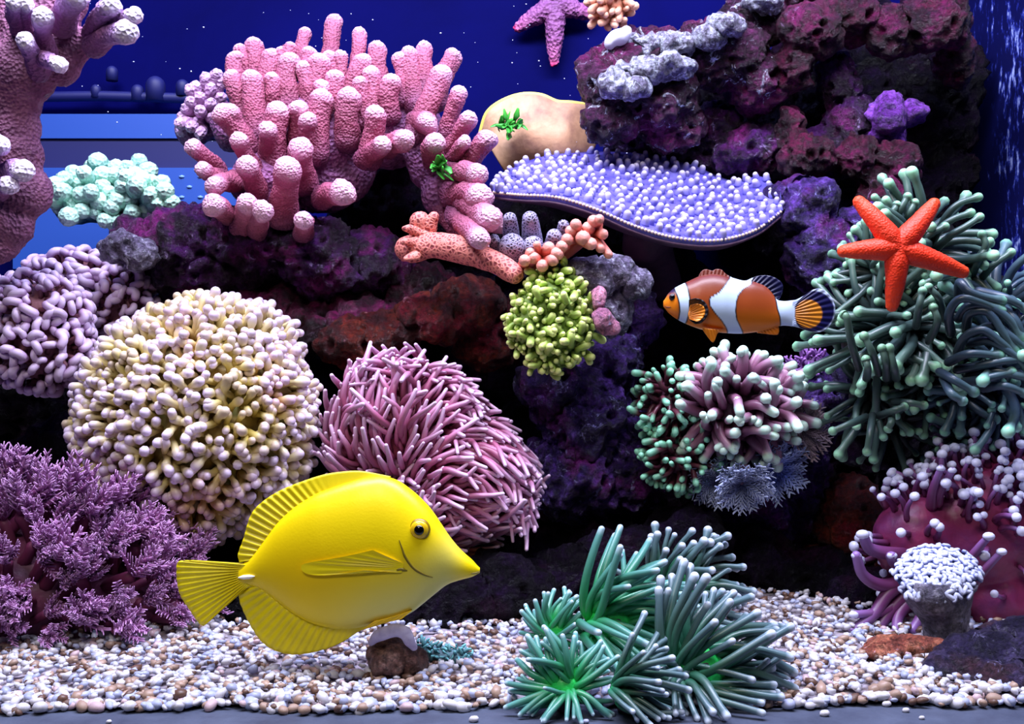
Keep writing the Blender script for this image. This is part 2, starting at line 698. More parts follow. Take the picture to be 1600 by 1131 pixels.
# ------------------------------------------------------------------ gravel
def ground(x, y):
    x, y = np.asarray(x, float), np.asarray(y, float)
    g = -0.0045 + 0.004 * smooth(0.0, 0.05, y)
    g = g + 0.005 * smooth(0.07, 0.19, y) * smooth(0.05, 0.17, x)
    g = g + 0.005 * smooth(0.03, 0.13, y) * (1 - smooth(-0.14, 0.10, x)) * 0.6
    g = g + 0.003 * smooth(0.05, 0.2, y)
    return g + 0.0012 * np.sin(x * 37 + y * 21) * smooth(0.0, 0.04, y)


def front_edge(x):
    x = np.asarray(x, float)
    return 0.004 + 0.0022 * np.sin(x * 41 + 1.0) + 0.002 * np.sin(x * 93) + 0.006 * smooth(-0.05, 0.0, x) * (1 - smooth(0.22, 0.27, x)) - 0.004 * smooth(0.2, 0.26, x)


nx, ny = 120, 60
gx = np.linspace(XL, XR, nx)
V = []
for j in range(ny):
    fe = front_edge(gx)
    yy = fe + 0.004 + (YB - fe - 0.004) * (j / (ny - 1)) ** 1.3
    V.append(np.stack([gx, yy, ground(gx, yy) - 0.0012], 1))
V = np.vstack(V)
a = (np.arange(ny - 1)[:, None] * nx + np.arange(nx - 1)[None]).ravel()
F = [np.stack([a, a + 1, a + nx + 1, a + nx], 1)]
M_bed = mat_noise('gravel_bed_fines', [(0.3, lin(90, 84, 104)), (0.5, lin(160, 150, 160)), (0.7, lin(120, 96, 90))], scale=240, rough=0.8)
mk('gravel_bed', V, F, M_bed, tank_floor)

# ------------------------------------------------------------------ equipment on the rear panel, left
M_acr = mat_plain('blue_acrylic', lin(30, 74, 160), rough=0.5)
M_acr2 = mat_plain('dark_blue_acrylic', lin(10, 16, 84), rough=0.6)
M_nub = mat_plain('pale_blue_nub', lin(120, 160, 216), rough=0.5)
yb = 0.375
c0 = P(180, 330, yb)
r = root('overflow_box', (c0[0], yb, c0[2]), 'blue acrylic overflow box with rows of pale nubs on rear panel', 'overflow box')


def pbox(x0, x1, r0, r1, y0, y1):
    A, B = P(x0, r1, y0), P(x1, r0, y0)
    return box(A[0], B[0], y0, y1, A[2], B[2])


V, F = pbox(20, 420, 262, 420, yb, YB); mk('front_panel', V, F, M_acr, r, flat=True)
V, F = pbox(20, 420, 214, 262, yb + 0.004, YB); mk('slot', V, F, M_acr2, r, flat=True)
V, F = pbox(20, 420, 178, 216, yb + 0.002, YB); mk('ledge', V, F, M_acr, r, flat=True)
nubv, nubf = ICO[1]
nubm = raw_mesh('nub', nubv * np.array([0.0024, 0.0016, 0.0013]), [nubf]); nubm.materials.append(M_nub)
for j in range(5):
    for i in range(11):
        px, py = 110 + i * 29 + (j % 2) * 12, 276 + j * 16
        if px < 90 or px > 400: continue
        o = bpy.data.objects.new('nub', nubm)
        o.parent = r
        o.location = Vector(P(px, py, yb)) - r.location
        COL.objects.link(o)
c0 = P(180, 168, 0.385)
r = root('pump_rail', tuple(c0), 'dark blue rail with round knobs above the overflow box', 'rail')
V, F, t = tube([P(20, 152, 0.387), P(160, 150, 0.387), P(300, 154, 0.387), P(420, 154, 0.387)], S(8, .387), 10, 2, 2)
mk('rail', V, F, M_acr2, r)
for px, py, s in [(175, 112, 9), (215, 142, 10), (243, 134, 15), (285, 134, 10), (150, 140, 8)]:
    V, F, t = tube([P(px, py + s * 1.6, 0.386), P(px, py, 0.386)], S(s, .386), 12, 4)
    mk('knob', V, F, M_acr2, r)

# ================================================================== LIVE ROCK
K_dark = lin(20, 8, 26)
RM_purple = rock_mat('rock_purple', lin(9, 2, 14), lin(40, 8, 44), lin(72, 20, 92), lin(160, 136, 186), 0.60, spot=lin(110, 22, 96))
RM_maroon = rock_mat('rock_maroon', lin(8, 1, 9), lin(44, 4, 26), lin(84, 14, 50), lin(156, 116, 160), 0.62, spot=lin(104, 16, 72))
RM_violet = rock_mat('rock_violet', lin(9, 4, 24), lin(42, 20, 80), lin(92, 54, 142), lin(160, 154, 218), 0.575, spot=lin(96, 24, 100))
RM_rust = rock_mat('rock_rust', lin(12, 2, 7), lin(60, 10, 16), lin(104, 34, 20), lin(180, 130, 150), 0.62, spot=lin(110, 18, 40))
RM_grey = rock_mat('rock_grey', lin(30, 22, 40), lin(92, 80, 106), lin(146, 138, 164), lin(190, 190, 208), 0.55, 70)
RM_crust = rock_mat('rock_white_crust', lin(9, 3, 12), lin(46, 10, 38), lin(86, 34, 74), lin(204, 212, 230), 0.57, 42, spot=lin(100, 22, 76))
RM_shade = rock_mat('rock_shadow', lin(2, 1, 4), lin(9, 4, 13), lin(22, 9, 32), lin(70, 58, 100), 0.69, spot=lin(30, 6, 28), spec=0.12)  # near-black version of the live rock; the reef's shade is painted into it


def rock_disp(seed, amp=1.0):
    def d(V, N):
        q = V + seed * 0.37
        w = worley(q * 62, seed)
        w2 = worley(q * 150 + 3, seed + 5)
        rd = 1 - 2.2 * np.abs(fbm(q * 75 + fbm(q * 40, 2, seed)[:, None] * .6, 3, seed + 7))
        hole = smooth(.34, .12, worley(q * 85 + 9, seed + 17))
        return amp * (0.011 * fbm(q * 30, 3, seed) + 0.006 * (0.55 - w) + 0.0050 * rd + 0.0042 * fbm(q * 210, 4, seed + 3) + 0.0022 * fbm(q * 430 + 5, 2, seed + 31) + .004 * (.5 - w2) - 0.008 * hole)
    return d


ROCK_N = [0]


def rock(label, ells, mat, voxel=0.0022, amp=1.0, name='live_rock'):
    ROCK_N[0] += 1
    V, F = blob(ells, voxel, rock_disp(ROCK_N[0], amp))
    V[:, 2] = np.maximum(V[:, 2], -0.006)
    V[:, 1] = np.minimum(V[:, 1], YB - 0.002)
    V[:, 0] = np.minimum(V[:, 0], XR - 0.002)
    V = trim_contact(V, [e[0] for e in ells])
    add_solid('rock', V, F)
    o = mk(name, V, F, mat)
    return tag(o, label, 'rock')


# the reef's back, its shade put into the rock colour
rock('huge shade-painted rock mass at the back under the pink branching coral', [pe(300, 560, .335, 190, 150, 90), pe(520, 620, .33, 200, 220, 90), pe(220, 760, .32, 220, 200, 90), pe(560, 860, .32, 200, 150, 90), pe(640, 510, .335, 130, 130, 90), pe(60, 600, .33, 120, 160, 80)], RM_shade, .0034, 1.3)
rock('shade-painted rock mass behind the green knobby coral and clownfish', [pe(870, 690, .335, 170, 220, 90), pe(1070, 570, .34, 150, 140, 80), pe(1100, 800, .335, 160, 190, 90), pe(930, 900, .32, 150, 100, 90), pe(1000, 450, .345, 110, 90, 70), pe(830, 525, .345, 110, 100, 70)], RM_shade, .0034, 1.3)
rock('shade-painted rock mass behind the green torch coral on the right', [pe(1370, 650, .335, 140, 170, 90), pe(1460, 820, .33, 130, 170, 90), pe(1360, 880, .32, 120, 120, 90), pe(1320, 510, .345, 120, 100, 70), pe(1450, 510, .345, 60, 100, 60)], RM_shade, .0034, 1.3)
# the tower, upper right
rock('shade-painted rock slab forming the back of the tall rock tower', [pe(1150, 230, .355, 140, 150, 60), pe(1330, 180, .355, 150, 170, 60), pe(1440, 150, .35, 80, 140, 60), pe(1430, 310, .352, 84, 120, 60), pe(1240, 350, .352, 110, 90, 60)], RM_shade, .0032, 1.0)
rock('maroon rock with pale pitted crust on its top beside tan plate coral', [pe(960, 130, .27, 52, 62), pe(1010, 100, .28, 62, 50), pe(1030, 160, .275, 58, 50), pe(955, 185, .27, 44, 38), pe(1050, 200, .285, 50, 36)], RM_crust, .0012, .75)
rock('rounded purple boulder with white crust near the tower top', [pe(1135, 85, .28, 62, 58), pe(1175, 30, .29, 50, 44), pe(1180, 125, .285, 46, 50), pe(1080, 75, .29, 26, 34), pe(1230, -20, .29, 60, 50)], RM_crust, .0012, .75)
rock('maroon knobbly rock capping the right side of the tower', [pe(1265, 48, .26, 44, 36), pe(1330, 28, .27, 50, 26), pe(1395, 48, .265, 32, 34), pe(1455, 36, .26, 50, 34), pe(1490, 80, .28, 24, 50), pe(1240, 100, .27, 22, 38)], RM_maroon, .0012, .75)
rock('slim purple rock finger hanging in the dark tower hollow', [pe(1310, 130, .29, 28, 50), pe(1320, 190, .29, 32, 46), pe(1290, 240, .29, 32, 40)], RM_purple, .0016, .7)
rock('bright violet encrusted stone in the middle of the tower', [pe(1388, 180, .27, 26, 30), pe(1420, 180, .275, 28, 20), pe(1380, 215, .28, 30, 26)], rock_mat('rock_bright_violet', lin(60, 20, 90), lin(110, 50, 150), lin(146, 84, 196), lin(180, 110, 140), 0.62), .0015, .6)
rock('purple rock shelf across the tower beneath the bright violet stone', [pe(1265, 245, .26, 46, 34), pe(1345, 250, .26, 38, 34), pe(1395, 258, .26, 34, 34), pe(1374, 298, .262, 38, 36), pe(1235, 205, .28, 22, 40)], RM_maroon, .0012, .75)
rock('violet crusted rock between the bumpy plate coral and red starfish', [pe(1265, 330, .24, 40, 44), pe(1290, 380, .24, 50, 36), pe(1270, 410, .24, 42, 40), pe(1345, 364, .248, 32, 40), pe(1236, 314, .255, 32, 24)], RM_violet, .0012, .8)
rock('dark purple rock behind the bumpy purple plate coral', [pe(1115, 205, .308, 40, 40), pe(1165, 240, .30, 56, 34), pe(1080, 245, .315, 50, 32), pe(1000, 235, .32, 46, 28)], RM_purple, .0012, .8)
# centre
rock('purple rock shelf under the pink branching coral', [pe(220, 385, .235, 48, 36), pe(290, 385, .24, 80, 48), pe(390, 390, .24, 80, 46), pe(490, 400, .24, 70, 56), pe(330, 425, .25, 110, 44), pe(560, 412, .26, 76, 46), pe(440, 372, .255, 70, 34)], RM_purple, .0016, .9)
rock('pale pitted stone beside the mauve hammer coral', [pe(185, 385, .205, 30, 26), pe(215, 398, .205, 28, 26)], RM_grey, .0013, .5)
rock('dark maroon rock between cream coral and orange branch coral', [pe(560, 512, .25, 76, 42), pe(480, 516, .25, 76, 42), pe(650, 468, .27, 64, 44), pe(420, 500, .248, 64, 38)], RM_maroon, .0020, 1.0)
rock('rusty red rock ridge above the pink anemone', [pe(545, 535, .215, 48, 30), pe(610, 525, .215, 50, 30), pe(670, 500, .215, 52, 28), pe(730, 478, .22, 52, 30), pe(770, 520, .24, 50, 50)], RM_rust, .0012, .75)
rock('violet rock column beneath the green knobby coral', [pe(880, 610, .225, 60, 50), pe(930, 660, .225, 75, 60), pe(900, 740, .235, 80, 70), pe(980, 720, .235, 60, 70), pe(960, 570, .225, 50, 50), pe(985, 500, .235, 34, 60)], RM_violet, .0014, 1.0)
rock('shade-painted purple rock low beneath the violet column', [pe(955, 845, .245, 80, 56), pe(1030, 890, .255, 76, 60), pe(890, 905, .26, 66, 62)], RM_shade, .0021, 1.0)
rock('grey pitted stone beside the green knobby coral', [pe(925, 435, .17, 40, 30), pe(960, 425, .172, 30, 28), pe(990, 440, .172, 24, 24), pe(945, 480, .18, 36, 44)], RM_grey, .0012, .5)
rock('small pink encrusted stone beside the green knobby coral', [pe(942, 500, .148, 19, 17), pe(934, 466, .152, 12, 18), pe(952, 511, .149, 13, 11)], rock_mat('rock_pink', lin(120, 70, 110), lin(190, 120, 150), lin(226, 150, 176), lin(200, 180, 220), 0.6, 90), .0010, .35)
# right
rock('violet rock holding the mint tipped coral and feather worms', [pe(1150, 690, .235, 80, 60), pe(1230, 700, .24, 70, 80), pe(1190, 785, .25, 80, 60), pe(1140, 815, .262, 60, 60), pe(1270, 640, .24, 50, 70)], RM_violet, .0020, .9)
rock('dark red rock left of the ball tipped anemone', [pe(1325, 815, .24, 50, 66), pe(1308, 885, .25, 56, 54), pe(1355, 900, .25, 46, 56)], RM_rust, .0020, .8)
rock('dark rock below the purple ball tipped anemone', [pe(1545, 1034, .052, 70, 32), pe(1592, 1015, .062, 56, 44), pe(1490, 1045, .046, 44, 20), pe(1570, 1060, .036, 50, 20)], rock_mat('rock_slate', lin(9, 7, 22), lin(34, 26, 54), lin(64, 54, 88), lin(136, 130, 172), .60, 60, spot=lin(58, 34, 44)), .0016, .6)
rock('flat rusty rubble slab on the right gravel', [pe(1395, 1010, .074, 45, 12, 30), pe(1436, 1006, .072, 38, 11, 26), pe(1372, 1018, .068, 30, 9, 22)], rock_mat('rock_rubble', lin(70, 30, 34), lin(150, 80, 64), lin(190, 120, 92), lin(190, 180, 210), 0.62, 120), .0012, .3)
rock('small brown stone on the gravel below the yellow fish', [pe(612, 1028, .045, 34, 24), pe(640, 1032, .045, 24, 22), pe(600, 1040, .042, 26, 16)], rock_mat('rock_brown', lin(40, 20, 26), lin(104, 70, 62), lin(140, 106, 96), lin(150, 140, 170), 0.64, 120), .0011, .35)
rock('low mottled purple rock at the foot of the feathery coral', [pe(250, 1000, .145, 70, 40), pe(180, 1020, .14, 70, 40), pe(310, 1010, .15, 40, 26)], RM_purple, .0018, .6)
rock('low shade-painted rock at the back of the gravel behind the yellow fish', [pe(420, 945, .15, 110, 60, 70), pe(560, 945, .145, 110, 52, 66), pe(690, 945, .145, 100, 48, 66), pe(790, 930, .155, 70, 50, 66), pe(610, 900, .19, 120, 50, 60)], RM_shade, .0023, .9)  # near-black colour stands for the shaded cave behind the gravel
rock('low shade-painted rock behind the green torch heads', [pe(895, 925, .172, 76, 54, 64), pe(985, 905, .18, 90, 70, 70), pe(1068, 874, .19, 70, 74, 64)], RM_shade, .0022, .9)
rock('low shade-painted rock behind the right gravel slope', [pe(1180, 890, .21, 74, 54, 56), pe(1250, 905, .205, 90, 44, 60), pe(1340, 935, .185, 80, 44, 60)], RM_shade, .0022, .9)
rock('shade-painted rock beneath the big cream coral', [pe(120, 760, .23, 120, 110, 70), pe(330, 880, .215, 110, 70, 70), pe(210, 880, .21, 110, 80, 70)], RM_shade, .0024, .9)
rock('shade-painted rock filling the cavity under the middle of the pink coral', [pe(600, 330, .30, 90, 60, 50), pe(680, 330, .30, 70, 70, 50), pe(620, 270, .30, 80, 60, 40), pe(790, 362, .325, 80, 48, 36), pe(890, 350, .335, 80, 42, 30)], RM_shade, .0022, .7)  # solid near-black rock in place of a hollow that is only shaded
rock('pale pitted crust lying over the maroon rock beside white plug', [pe(1005, 74, .262, 38, 14, 30), pe(1048, 72, .262, 34, 15, 30), pe(1000, 108, .25, 42, 15, 22), pe(1052, 106, .25, 36, 13, 22), pe(962, 132, .245, 24, 16, 20), pe(990, 140, .243, 20, 10, 16)], rock_mat('pale_crust', lin(40, 30, 50), lin(120, 112, 136), lin(176, 176, 196), lin(206, 212, 226), .52, 80), .0011, .6)
rock('pale grey crust on the boulder near the tower top', [pe(1135, 40, .252, 26, 13, 22), pe(1110, 56, .256, 18, 12, 18), pe(1190, 4, .262, 32, 14, 24)], rock_mat('pale_crust_top', lin(40, 30, 50), lin(120, 112, 136), lin(176, 176, 196), lin(206, 212, 226), .52, 80), .0012, .6)

# ================================================================== CORALS
def resample(pts, n):
    """Catmull-Rom through points, n samples"""
    p = np.asarray(pts, float)
    if len(p) == 2:
        s = np.linspace(0, 1, n)[:, None]
        return p[0] * (1 - s) + p[1] * s
    q = np.vstack([2 * p[0] - p[1], p, 2 * p[-1] - p[-2]])
    out = []
    for u in np.linspace(0, len(p) - 1 - 1e-9, n):
        i = int(u); f = u - i
        a, b, c, d = q[i], q[i + 1], q[i + 2], q[i + 3]
        out.append(0.5 * (2 * b + (c - a) * f + (2 * a - 5 * b + 4 * c - d) * f * f + (3 * b - a - 3 * c + d) * f ** 3))
    return np.array(out)


def fat_branch(pts, rads, n=14, sides=14, bump=0.0, freq=400, lump=0.0, seed=0, start=2):
    """a lumpy, round-tipped branch in world space -> V,F,t"""
    path = resample(pts, n)
    rr = np.interp(np.linspace(0, 1, n), np.linspace(0, 1, len(rads)), rads)
    V, F, t = tube(path, rr, sides, 4, start)
    N = vnormals(V, F)
    if lump: V = V + N * (fbm(V * 90, 2, seed) * lump)[:, None]
    if bump: V = V + N * ((0.5 - worley(V * freq, seed)) * bump)[:, None]
    return V, F, t


# ---- pink branching coral -------------------------------------------------------------------
M_pink = mat_grad('pink_branch', [(0.0, lin(100, 46, 86)), (0.45, lin(150, 68, 96)), (0.8, lin(176, 94, 124)), (1.0, lin(232, 178, 206))], 0.65, (650, 0.8, 0.0014, 'voronoi'), 0.2)
M_pinkb = mat_noise('pink_branch_base', [(0.35, lin(92, 46, 90)), (0.65, lin(150, 88, 140))], 80, 0.7, (420, 0.9, 0.0022, 'voronoi'))


def ck(X, Y, y, s=2.828, ox=260, oy=0):
    return P(ox + X / s, oy + Y / s, y)


base = P(560, 385, .235)
pink = root('branching_coral', base, 'large pink branching coral with stubby pale tipped fingers', 'coral')
pb_ells = [pe(260 + x / 2.828, yy / 2.828, d, rx / 2.828, rz / 2.828, ry / 2.828) for x, yy, d, rx, rz, ry in
           [(640, 600, .25, 270, 190, 150), (1000, 560, .26, 240, 180, 140), (420, 800, .235, 150, 130, 110), (700, 780, .255, 220, 160, 110), (1200, 700, .245, 140, 150, 110), (1240, 850, .24, 110, 110, 100), (330, 560, .255, 130, 110, 100), (450, 930, .235, 140, 90, 100)]]
V, F = blob(pb_ells, .0028, lambda V, N: 0.006 * fbm(V * 50, 3, 2) + 0.0014 * (0.5 - worley(V * 300, 4)))
mk('base', V, F, M_pinkb, pink)
PB = [(740, 90, 725, 300, 40), (615, 135, 605, 300, 32), (855, 140, 840, 320, 30), (935, 205, 950, 400, 38), (1140, 195, 1140, 400, 33), (1070, 225, 1100, 460, 44), (1280, 235, 1190, 450, 42), (390, 190, 390, 360, 38), (305, 245, 340, 420, 42), (465, 235, 440, 420, 44), (550, 200, 545, 330, 36), (545, 265, 545, 490, 46), (370, 330, 410, 590, 48), (280, 325, 330, 510, 40), (635, 230, 640, 360, 36), (680, 265, 660, 470, 48), (610, 290, 640, 480, 40), (722, 240, 730, 420, 32), (775, 240, 770, 420, 28), (872, 260, 790, 470, 44), (905, 310, 900, 540, 42), (1000, 350, 985, 510, 42), (1025, 250, 1040, 440, 32), (1228, 315, 1110, 590, 50), (690, 410, 665, 680, 54), (690, 370, 690, 460, 32), (810, 415, 800, 620, 52), (930, 485, 900, 700, 50), (495, 470, 480, 720, 50), (580, 465, 580, 620, 42), (235, 490, 360, 650, 52), (280, 480, 360, 640, 44), (105, 640, 230, 760, 40), (155, 750, 260, 800, 34), (205, 825, 330, 800, 44), (318, 605, 410, 780, 38), (352, 720, 410, 870, 44), (540, 725, 515, 950, 60), (592, 640, 605, 800, 56), (360, 890, 330, 1020, 46), (200, 905, 290, 960, 48), (430, 930, 400, 1020, 44), (605, 975, 600, 1030, 40), (790, 850, 690, 870, 52), (1298, 395, 1240, 590, 36), (1345, 520, 1250, 660, 38), (1435, 600, 1290, 790, 46), (1320, 620, 1260, 710, 32), (1160, 550, 1110, 540, 48), (1390, 770, 1260, 770, 50), (1400, 870, 1260, 860, 54), (1440, 970, 1290, 880, 50), (1390, 1065, 1270, 950, 42), (960, 640, 880, 700, 44), (1060, 620, 980, 650, 46), (470, 330, 470, 500, 34), (1190, 620, 1180, 700, 46), (505, 220, 520, 340, 30), (320, 215, 360, 340, 30), (745, 330, 740, 520, 36), (855, 350, 850, 540, 36), (620, 520, 640, 680, 40), (440, 560, 450, 700, 42)]
for q, (x1, y1, x0, y0, rr) in enumerate(PB):
    yr = 0.262 - 0.045 * y0 / 1000
    yt = 0.275 - 0.105 * y1 / 900
    a, b = ck(x0, y0, yr), ck(x1, y1, yt)
    mid = (a + b) / 2 + np.array([random.uniform(-1, 1), -0.6, 0.4]) * S(5, yr)
    s = S(rr / 2.828, yt) * 1.08
    # the tip is rounded by its own radius, so stop short of it
    b = b - nrm(b - mid) * s * 0.55
    V, F, t = fat_branch([a, mid, b], [s * 1.15, s * 0.94, s * 0.9, s * 0.98], 26, 24, 0.0011, 640, 0.0026, q)
    mk('branch', V, F, M_pink, pink, {'t': t})
# the small knobbly lobe behind its left flank
base = P(312, 230, .285)
lobe = root('branching_coral', base, 'small knobbly mauve coral tucked behind pink coral left flank', 'coral')
V, F = blob([pe(322, 180, .285, 36, 40, 30), pe(300, 205, .285, 26, 26, 26)], .002, lambda V, N: 0.003 * fbm(V * 80, 2, 9))
mk('base', V, F, M_pinkb, lobe)
M_mauve = mat_grad('mauve_knob', [(0.0, lin(90, 60, 110)), (0.6, lin(146, 96, 140)), (0.95, lin(206, 164, 206))], 0.65, (420, 0.9, 0.002, 'voronoi'), 0.2)
for q, (x, yy) in enumerate([(130, 385), (175, 345), (110, 450), (75, 515), (65, 580), (150, 430), (195, 390), (150, 490), (140, 540), (220, 330), (240, 430), (245, 360), (195, 460), (105, 400), (90, 480), (110, 560), (200, 520), (150, 590), (60, 545)]):
    b = ck(x, yy, .262 + 0.012 * random.random())
    a = P(320, 190, .285)
    s = S(27 / 2.828, .265)
    V, F, t = fat_branch([a, (a + b) / 2, b], [s * 0.9, s * 0.9, s], 9, 12, 0.0014, 420, 0.001, q)
    mk('knob', V, F, M_mauve, lobe, {'t': t})

# ---- big mauve tree coral, left edge --------------------------------------------------------
M_tree = mat_grad('mauve_trunk_branch', [(0.0, lin(112, 62, 104)), (0.5, lin(140, 84, 132)), (0.8, lin(176, 132, 190)), (0.97, lin(240, 226, 250))], 0.7, (500, 0.9, 0.0016, 'voronoi'), 0.15)
M_treeb = mat_noise('mauve_trunk', [(0.3, lin(96, 50, 84)), (0.55, lin(134, 78, 112)), (0.75, lin(158, 106, 134))], 55, 0.7, (500, 0.9, 0.0016, 'voronoi'))
k1 = lambda x, yy, d: P(x / 2.6925, yy / 2.6925, d)
base = P(-170, 950, .16)
tree = root('tree_coral', base, 'tall mauve tree-like coral with thick trunk and pale knob tips', 'coral')
tr = []
for x, yy, rx, d in [(-10, 1030, 85, .155), (30, 930, 115, .155), (80, 800, 128, .155), (60, 660, 122, .155), (40, 540, 125, .155), (30, 420, 140, .155), (80, 300, 150, .15), (140, 200, 140, .15), (200, 100, 140, .155), (240, 0, 130, .155), (250, -100, 130, .16), (60, 120, 130, .16), (20, 20, 130, .16), (260, 250, 100, .15), (330, 195, 80, .148), (390, 165, 62, .145), (-110, 1130, 100, .16), (-240, 1280, 105, .16), (-370, 1470, 110, .16), (-440, 1700, 115, .16), (-460, 1940, 125, .16), (-460, 2180, 135, .16), (-460, 2400, 150, .16)]:
    tr.append(pe(x / 2.6925, yy / 2.6925, d, rx / 2.6925, rx / 2.6925, rx / 2.6925 * 0.8))
V, F = blob(tr, .0024, lambda V, N: 0.0045 * fbm(V * 40, 3, 6) + 0.0012 * (0.5 - worley(V * 320, 4)))
mk('trunk', V, F, M_treeb, tree)
for q, (x1, y1, x0, y0, rr) in enumerate([(105, 165, 165, 300, 44), (255, 275, 150, 250, 40), (180, 60, 195, 220, 42), (475, 20, 390, 140, 44), (570, 62, 430, 140, 42), (540, 130, 400, 190, 50), (0, 610, -40, 660, 46), (100, 715, 10, 740, 52), (60, 5, 80, 120, 40), (115, 15, 110, 120, 34), (330, -30, 260, 100, 60), (40, 780, 0, 800, 40)]):
    a, b = k1(x0, y0, .135), k1(x1, y1, .108)
    s = S(rr / 2.6925, .108)
    b = b - nrm(b - a) * s * 0.4
    V, F, t = fat_branch([a, (a + b) / 2 + np.array([0, -.002, .001]), b], [s * 1.1, s * 0.9, s * 0.92, s], 14, 16, 0.0012, 480, 0.0018, q)
    mk('branch', V, F, M_tree, tree, {'t': t})

# ---- mint knob coral ------------------------------------------------------------------------
M_mint = mat_grad('mint_knob', [(0.0, lin(10, 60, 76)), (0.55, lin(70, 150, 144)), (1.0, lin(196, 240, 216))], 0.6, (420, 0.8, 0.0016, 'voronoi'), 0.2)
base = P(180, 345, .28)
mint = root('knob_coral', base, 'pale mint green knobbly coral against the overflow box', 'coral')
V, F = blob([pe(178, 318, .285, 76, 36, 40), pe(120, 318, .28, 36, 34, 30), pe(190, 285, .29, 46, 30, 30)], .0024, lambda V, N: 0.003 * fbm(V * 80, 2, 3))
mk('base', V, F, mat_noise('mint_base', [(0.3, lin(24, 66, 92)), (0.7, lin(60, 130, 146))], 90), mint)
for q, (x, yy) in enumerate([(405, 665), (442, 690), (350, 720), (490, 690), (540, 690), (592, 668), (632, 705), (600, 740), (262, 745), (428, 725), (430, 775), (335, 765), (340, 812), (520, 775), (530, 735), (642, 765), (600, 805), (640, 815), (700, 800), (730, 850), (668, 852), (412, 842), (400, 885), (338, 885), (280, 912), (560, 895), (440, 930), (490, 945), (478, 725), (460, 805), (500, 835), (552, 835), (622, 885), (255, 800), (240, 865), (572, 725), (300, 720), (380, 690), (470, 870), (300, 850), (225, 770), (690, 760), (580, 770), (380, 800), (215, 840)]):
    dd = .243 + 0.02 * random.random() + (0.03 if yy < 720 else 0)
    b = k1(x, yy, dd)
    a = k1(480 + (x - 480) * 0.55, min(yy + 110, 900), .285)
    s = S((36 if q % 3 else 42) / 2.6925, dd)
    b = b - nrm(b - a) * s * .5
    V, F, t = fat_branch([a, (a + b) / 2, b], [s * 0.8, s * 0.85, s], 10, 12, 0.0012, 420, 0.001, q)
    mk('knob', V, F, M_mint, mint, {'t': t})


# ---- helper for tentacled corals ------------------------------------------------------------
def tent(L, r0, r1, bulb, bend=0.4, wave=0.0, n=9, sides=7, tipn=3, bulb_at=0.78):
    s = np.linspace(0, 1, n)
    x = bend * L * s ** 2
    z = L * s * (1 - 0.25 * abs(bend) * s)
    yy = wave * L * np.sin(s * 4.5) * s
    r = r0 + (r1 - r0) * s
    r = r + (bulb - r1) * smooth(bulb_at, min(bulb_at + 0.15, 0.99), s)
    V, F, t = tube(np.stack([x, yy, z], 1), r, sides, tipn)
    return V, F, t


def floor_at(x, y):
    return float(ground(x, y)) if y > float(front_edge(x)) else -0.0065


def hits(tp, M, skip, floor=False, tol=.002):
    """would this piece run into the bottom or into another solid?"""
    W = tp.V @ M[:3, :3].T + M[:3, 3]
    if floor and W[:, 2].min() < .02:
        for w in W[::3]:
            if w[2] < floor_at(w[0], w[1]) - .0005: return True
    z = tp.V[:, 2]
    return in_solid([W[np.argmax(z)], W[np.argmin(abs(z - z.max() * .6))]], skip, tol)


def tentacles(parent, name, ells, n, temps, seed, smin=0.8, smax=1.2, flow=(0, 0, 0), fk=0.0, jit=0.25, limit=300, facing=-0.3, flowfn=None, bend=False):
    rg = np.random.default_rng(seed)
    p, nn = ell_scatter(ells, n, rg, facing)
    d = nn + np.asarray(flow) * fk + rg.normal(0, jit, nn.shape)
    if flowfn is not None: d = d + flowfn(p)
    d = nrm(d)
    items, key = [], []
    for i in range(len(p)):
        tp = temps[int(rg.integers(0, len(temps)))]
        spin = rg.random() * 6.28
        if bend:
            lx = np.array(rot_to(d[i])).T @ (flowfn(p[i:i + 1])[0] + np.array([0, -.15, -.1]))
            spin = math.atan2(lx[1], lx[0]) + rg.normal(0, .45)
        M = mat4(p[i], d[i], rg.uniform(smin, smax), spin)
        if hits(tp, M, parent): continue
        items.append((tp, M))
        key.append(-float(np.dot(nn[i], nrm(CAM - p[i]))) + rg.random() * 0.15)
    put_parts(parent, name, items, limit, key)
    return len(items)


def body(parent, name, ells, mat, voxel=.003, amp=0.003, seed=1):
    V, F = blob(ells, voxel, lambda V, N: amp * fbm(V * 60, 3, seed))
    V[:, 2] = np.maximum(V[:, 2], -.006)
    add_solid(parent, V, F)
    return mk(name, V, F, mat, parent)


# ---- cream frogspawn ball -------------------------------------------------------------------
dF = .175
M_frog = mat_grad('frogspawn_tentacle', [(0.0, lin(150, 112, 50)), (0.40, lin(208, 188, 126)), (0.70, lin(228, 212, 172)), (0.88, lin(216, 196, 206)), (1.0, lin(226, 206, 236))], 0.35, None, 0.22, 0.0, .5, [(lin(236, 232, 160), 24, .5, .8), (lin(236, 196, 196), 20, .55, .7)])
M_frogb = mat_noise('frogspawn_core', [(0.3, lin(120, 96, 50)), (0.5, lin(166, 140, 78)), (0.7, lin(150, 160, 90))], 60, 0.6)
u = S(1, .12)
ft = []
for k in range(7):
    parts = []
    rr = np.random.default_rng(100 + k)
    for b in range(3 if k % 3 else 2):
        v, f, t = tent(u * 36 * rr.uniform(.75, 1.1), u * 6.8, u * 4.6, u * 7.2, rr.uniform(.15, .45), 0.05, 7, 8, 3, 0.70)
        an = b * 2.2 + rr.random()
        R = np.array(Matrix.Rotation(an, 3, 'Z') @ Matrix.Rotation(rr.uniform(.15, .38), 3, 'Y'))
        parts.append((v @ R.T, f, t))
    ft.append(Template('tentacle', join(parts), M_frog))
fro_e = [pe(308, 655, dF, 160, 156, 135), pe(285, 755, dF - .005, 100, 72, 90), pe(335, 556, dF + .005, 112, 66, 100)]
base = P(300, 830, dF)
